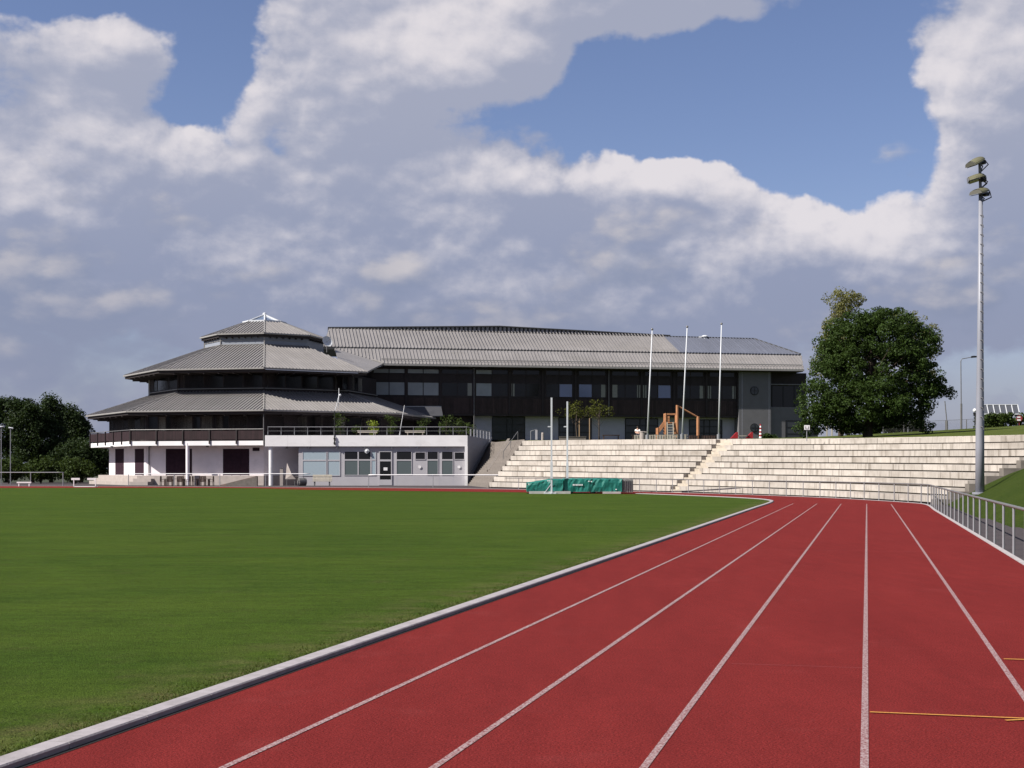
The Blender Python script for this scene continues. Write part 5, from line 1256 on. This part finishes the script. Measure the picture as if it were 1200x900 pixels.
fb=gn.new('ShaderNodeTexNoise'); fb.inputs['Scale'].default_value=11.; fb.inputs['Detail'].default_value=10.; fb.inputs['Roughness'].default_value=.59; gl_.new(sc3.outputs[0],fb.inputs['Vector'])
vw=gn.new('ShaderNodeVectorMath'); vw.operation='MULTIPLY_ADD'; vw.inputs[1].default_value=(.06,.06,.06); gl_.new(wn.outputs['Color'],vw.inputs[0]); gl_.new(sc3.outputs[0],vw.inputs[2])
def puff(scale,det):
    v=gn.new('ShaderNodeTexVoronoi'); v.feature='F1'; v.inputs['Scale'].default_value=scale; v.inputs['Detail'].default_value=det; v.inputs['Roughness'].default_value=.55; v.normalize=True
    gl_.new(vw.outputs[0],v.inputs['Vector']); return v.outputs['Distance']
dens=m_('ADD',m_('ADD',acc,m_('MULTIPLY',m_('SUBTRACT',fb.outputs['Fac'],.5),1.5)),m_('MULTIPLY',m_('SUBTRACT',.33,puff(15.,2.)),1.5)); gl_.new(dens,go.inputs[0])
tc=N.new('ShaderNodeTexCoord'); m2=lambda op,*a: mth(N,LK,op,*a)
def dn(off):
    g=N.new('ShaderNodeGroup'); g.node_tree=cg
    if off is None: LK.new(tc.outputs['Generated'],g.inputs[0])
    else:
        v=N.new('ShaderNodeVectorMath'); v.operation='ADD'; v.inputs[1].default_value=off; LK.new(tc.outputs['Generated'],v.inputs[0]); LK.new(v.outputs[0],g.inputs[0])
    return g.outputs[0]
D0=dn(None); D1=dn((-.004,0,.008)); D2=dn((-.018,0,.034))
def smooth(src,a,b):
    n=N.new('ShaderNodeMapRange'); n.interpolation_type='SMOOTHSTEP'; n.inputs[1].default_value=a; n.inputs[2].default_value=b; LK.new(src,n.inputs[0]); return n.outputs[0]
# a second, nearer layer of smaller cumulus heads with lit tops and blue-grey bases
c2=bpy.data.node_groups.new('cumulus_layer','ShaderNodeTree'); c2.interface.new_socket('Vector',in_out='INPUT',socket_type='NodeSocketVector'); c2.interface.new_socket('Density',in_out='OUTPUT',socket_type='NodeSocketFloat')
hn=c2.nodes; hl=c2.links; hi=hn.new('NodeGroupInput'); ho=hn.new('NodeGroupOutput'); m3=lambda op,*a: mth(hn,hl,op,*a)
h1=hn.new('ShaderNodeVectorMath'); h1.operation='NORMALIZE'; hl.new(hi.outputs[0],h1.inputs[0])
hs=hn.new('ShaderNodeSeparateXYZ'); hl.new(h1.outputs[0],hs.inputs[0])
h2=hn.new('ShaderNodeVectorMath'); h2.operation='MULTIPLY_ADD'; h2.inputs[1].default_value=(1,1,1.9); h2.inputs[2].default_value=(3.7,1.3,2.1); hl.new(h1.outputs[0],h2.inputs[0])
hb=hn.new('ShaderNodeTexNoise'); hb.inputs['Scale'].default_value=7.5; hb.inputs['Detail'].default_value=9.; hb.inputs['Roughness'].default_value=.55; hl.new(h2.outputs[0],hb.inputs['Vector'])
hw=hn.new('ShaderNodeVectorMath'); hw.operation='MULTIPLY_ADD'; hw.inputs[1].default_value=(.05,.05,.05); hl.new(hb.outputs['Color'],hw.inputs[0]); hl.new(h2.outputs[0],hw.inputs[2])
hv=hn.new('ShaderNodeTexVoronoi'); hv.feature='F1'; hv.inputs['Scale'].default_value=19.; hv.inputs['Detail'].default_value=2.; hv.inputs['Roughness'].default_value=.55; hv.normalize=True; hl.new(hw.outputs[0],hv.inputs['Vector'])
band=hn.new('ShaderNodeMapRange'); band.interpolation_type='SMOOTHSTEP'; band.inputs[1].default_value=.10; band.inputs[2].default_value=.30; band.inputs[3].default_value=.10; band.inputs[4].default_value=-.75; hl.new(hs.outputs[2],band.inputs[0])
hd=m3('ADD',m3('ADD',m3('MULTIPLY',m3('SUBTRACT',hb.outputs['Fac'],.5),2.6),m3('MULTIPLY',m3('SUBTRACT',.33,hv.outputs['Distance']),1.3)),band.outputs[0]); hl.new(hd,ho.inputs[0])
def dn2(off):
    g=N.new('ShaderNodeGroup'); g.node_tree=c2
    v=N.new('ShaderNodeVectorMath'); v.operation='ADD'; v.inputs[1].default_value=off; LK.new(tc.outputs['Generated'],v.inputs[0]); LK.new(v.outputs[0],g.inputs[0]); return g.outputs[0]
E0=dn2((0,0,0)); E1=dn2((-.006,0,.012)); E2=dn2((-.014,0,.032))
mask2=smooth(E0,-.02,.42); lit2=smooth(m2('ADD',m2('MULTIPLY',m2('SUBTRACT',E0,E1),.8),m2('MULTIPLY',m2('SUBTRACT',E0,E2),.5)),-.05,.85)
def brt(spots):
    az=m2('ADD',m2('ARCTAN2',sp.outputs[0],sp.outputs[1]),0.); el=m2('ARCSINE',sp.outputs[2]); acc=None
    for u,v,su,sv,wt in spots:
        a_=math.atan((u-600)/F); e_=math.atan((550-v)/F*math.cos(a_))
        d1=m2('DIVIDE',m2('SUBTRACT',az,a_),su/F); d2=m2('DIVIDE',m2('SUBTRACT',el,e_),sv/F)
        g_=m2('MULTIPLY',m2('EXPONENT',m2('MULTIPLY',m2('ADD',m2('MULTIPLY',d1,d1),m2('MULTIPLY',d2,d2)),-1.)),wt)
        acc=g_ if acc is None else m2('ADD',acc,g_)
    return acc
sp=N.new('ShaderNodeSeparateXYZ'); LK.new(tc.outputs['Generated'],sp.inputs[0])
mask=smooth(D0,-.10,.24)
spots=brt([(800,15,150,60,-.35),(530,45,110,65,.6),(1130,100,90,90,.4),(190,160,120,35,.25),(740,212,110,16,.4),(850,222,40,14,.4),(570,250,40,25,.3),(950,285,120,35,.22),(560,350,90,30,.22),(20,230,50,30,.3)])
edge=m2('ADD',m2('MULTIPLY',m2('SUBTRACT',D0,D1),1.05),m2('MULTIPLY',m2('SUBTRACT',D0,D2),.34))
tn=N.new('ShaderNodeTexNoise'); tn.inputs['Scale'].default_value=17.; tn.inputs['Detail'].default_value=7.; tn.inputs['Roughness'].default_value=.6; tn.inputs['Distortion'].default_value=.6; LK.new(tc.outputs['Generated'],tn.inputs['Vector'])
lit=smooth(m2('ADD',m2('ADD',edge,spots),m2('MULTIPLY',m2('SUBTRACT',tn.outputs['Fac'],.47),.95)),-.10,1.20)
def mixc(f,a,b):
    n=N.new('ShaderNodeMix'); n.data_type='RGBA'
    if isinstance(f,float): n.inputs[0].default_value=f
    else: LK.new(f,n.inputs[0])
    for i,q in ((6,a),(7,b)):
        if isinstance(q,tuple): n.inputs[i].default_value=(*q,1)
        else: LK.new(q,n.inputs[i])
    return n.outputs[2]
SK=.5/.06                                       # cloud radiance in sky-texture units
def cl(r,g,b): return (r*SK,g*SK,b*SK)
eb=smooth(sp.outputs[2],.10,.27)
ccol=mixc(lit,mixc(eb,cl(.280,.315,.448),cl(.385,.408,.515)),cl(.80,.755,.775))
ccol2=mixc(lit2,cl(.245,.290,.42),cl(.62,.585,.60))
skyt=N.new('ShaderNodeVectorMath'); skyt.operation='MULTIPLY'; skyt.inputs[1].default_value=(.86,.79,.91); LK.new(sky.outputs[0],skyt.inputs[0])
full=mixc(m2('MULTIPLY',mask,.92),skyt.outputs[0],ccol)
full=mixc(m2('MULTIPLY',mask2,.72),full,ccol2)
hz=smooth(sp.outputs[2],.17,.0)
full=mixc(m2('MULTIPLY',hz,.80),full,cl(.280,.306,.420))
LK.new(full,bg.inputs['Color'])

w.cycles.sampling_method='MANUAL'; w.cycles.sample_map_resolution=256
cam=bpy.data.cameras.new('camera'); co=bpy.data.objects.new('camera',cam); COL.objects.link(co)
co.location=(0,0,H); co.rotation_euler=(R(90),0,0); cam.sensor_width=36; cam.lens=F/1200*36; cam.shift_y=100/1200; cam.clip_end=9000; cam.clip_start=.1
sc.camera=co
vs_=sc.view_settings; vs_.view_transform='Standard'; vs_.look='None'; vs_.gamma=1; vs_.exposure=1.0; vs_.use_curve_mapping=False
sc.render.resolution_x=1024; sc.render.resolution_y=768
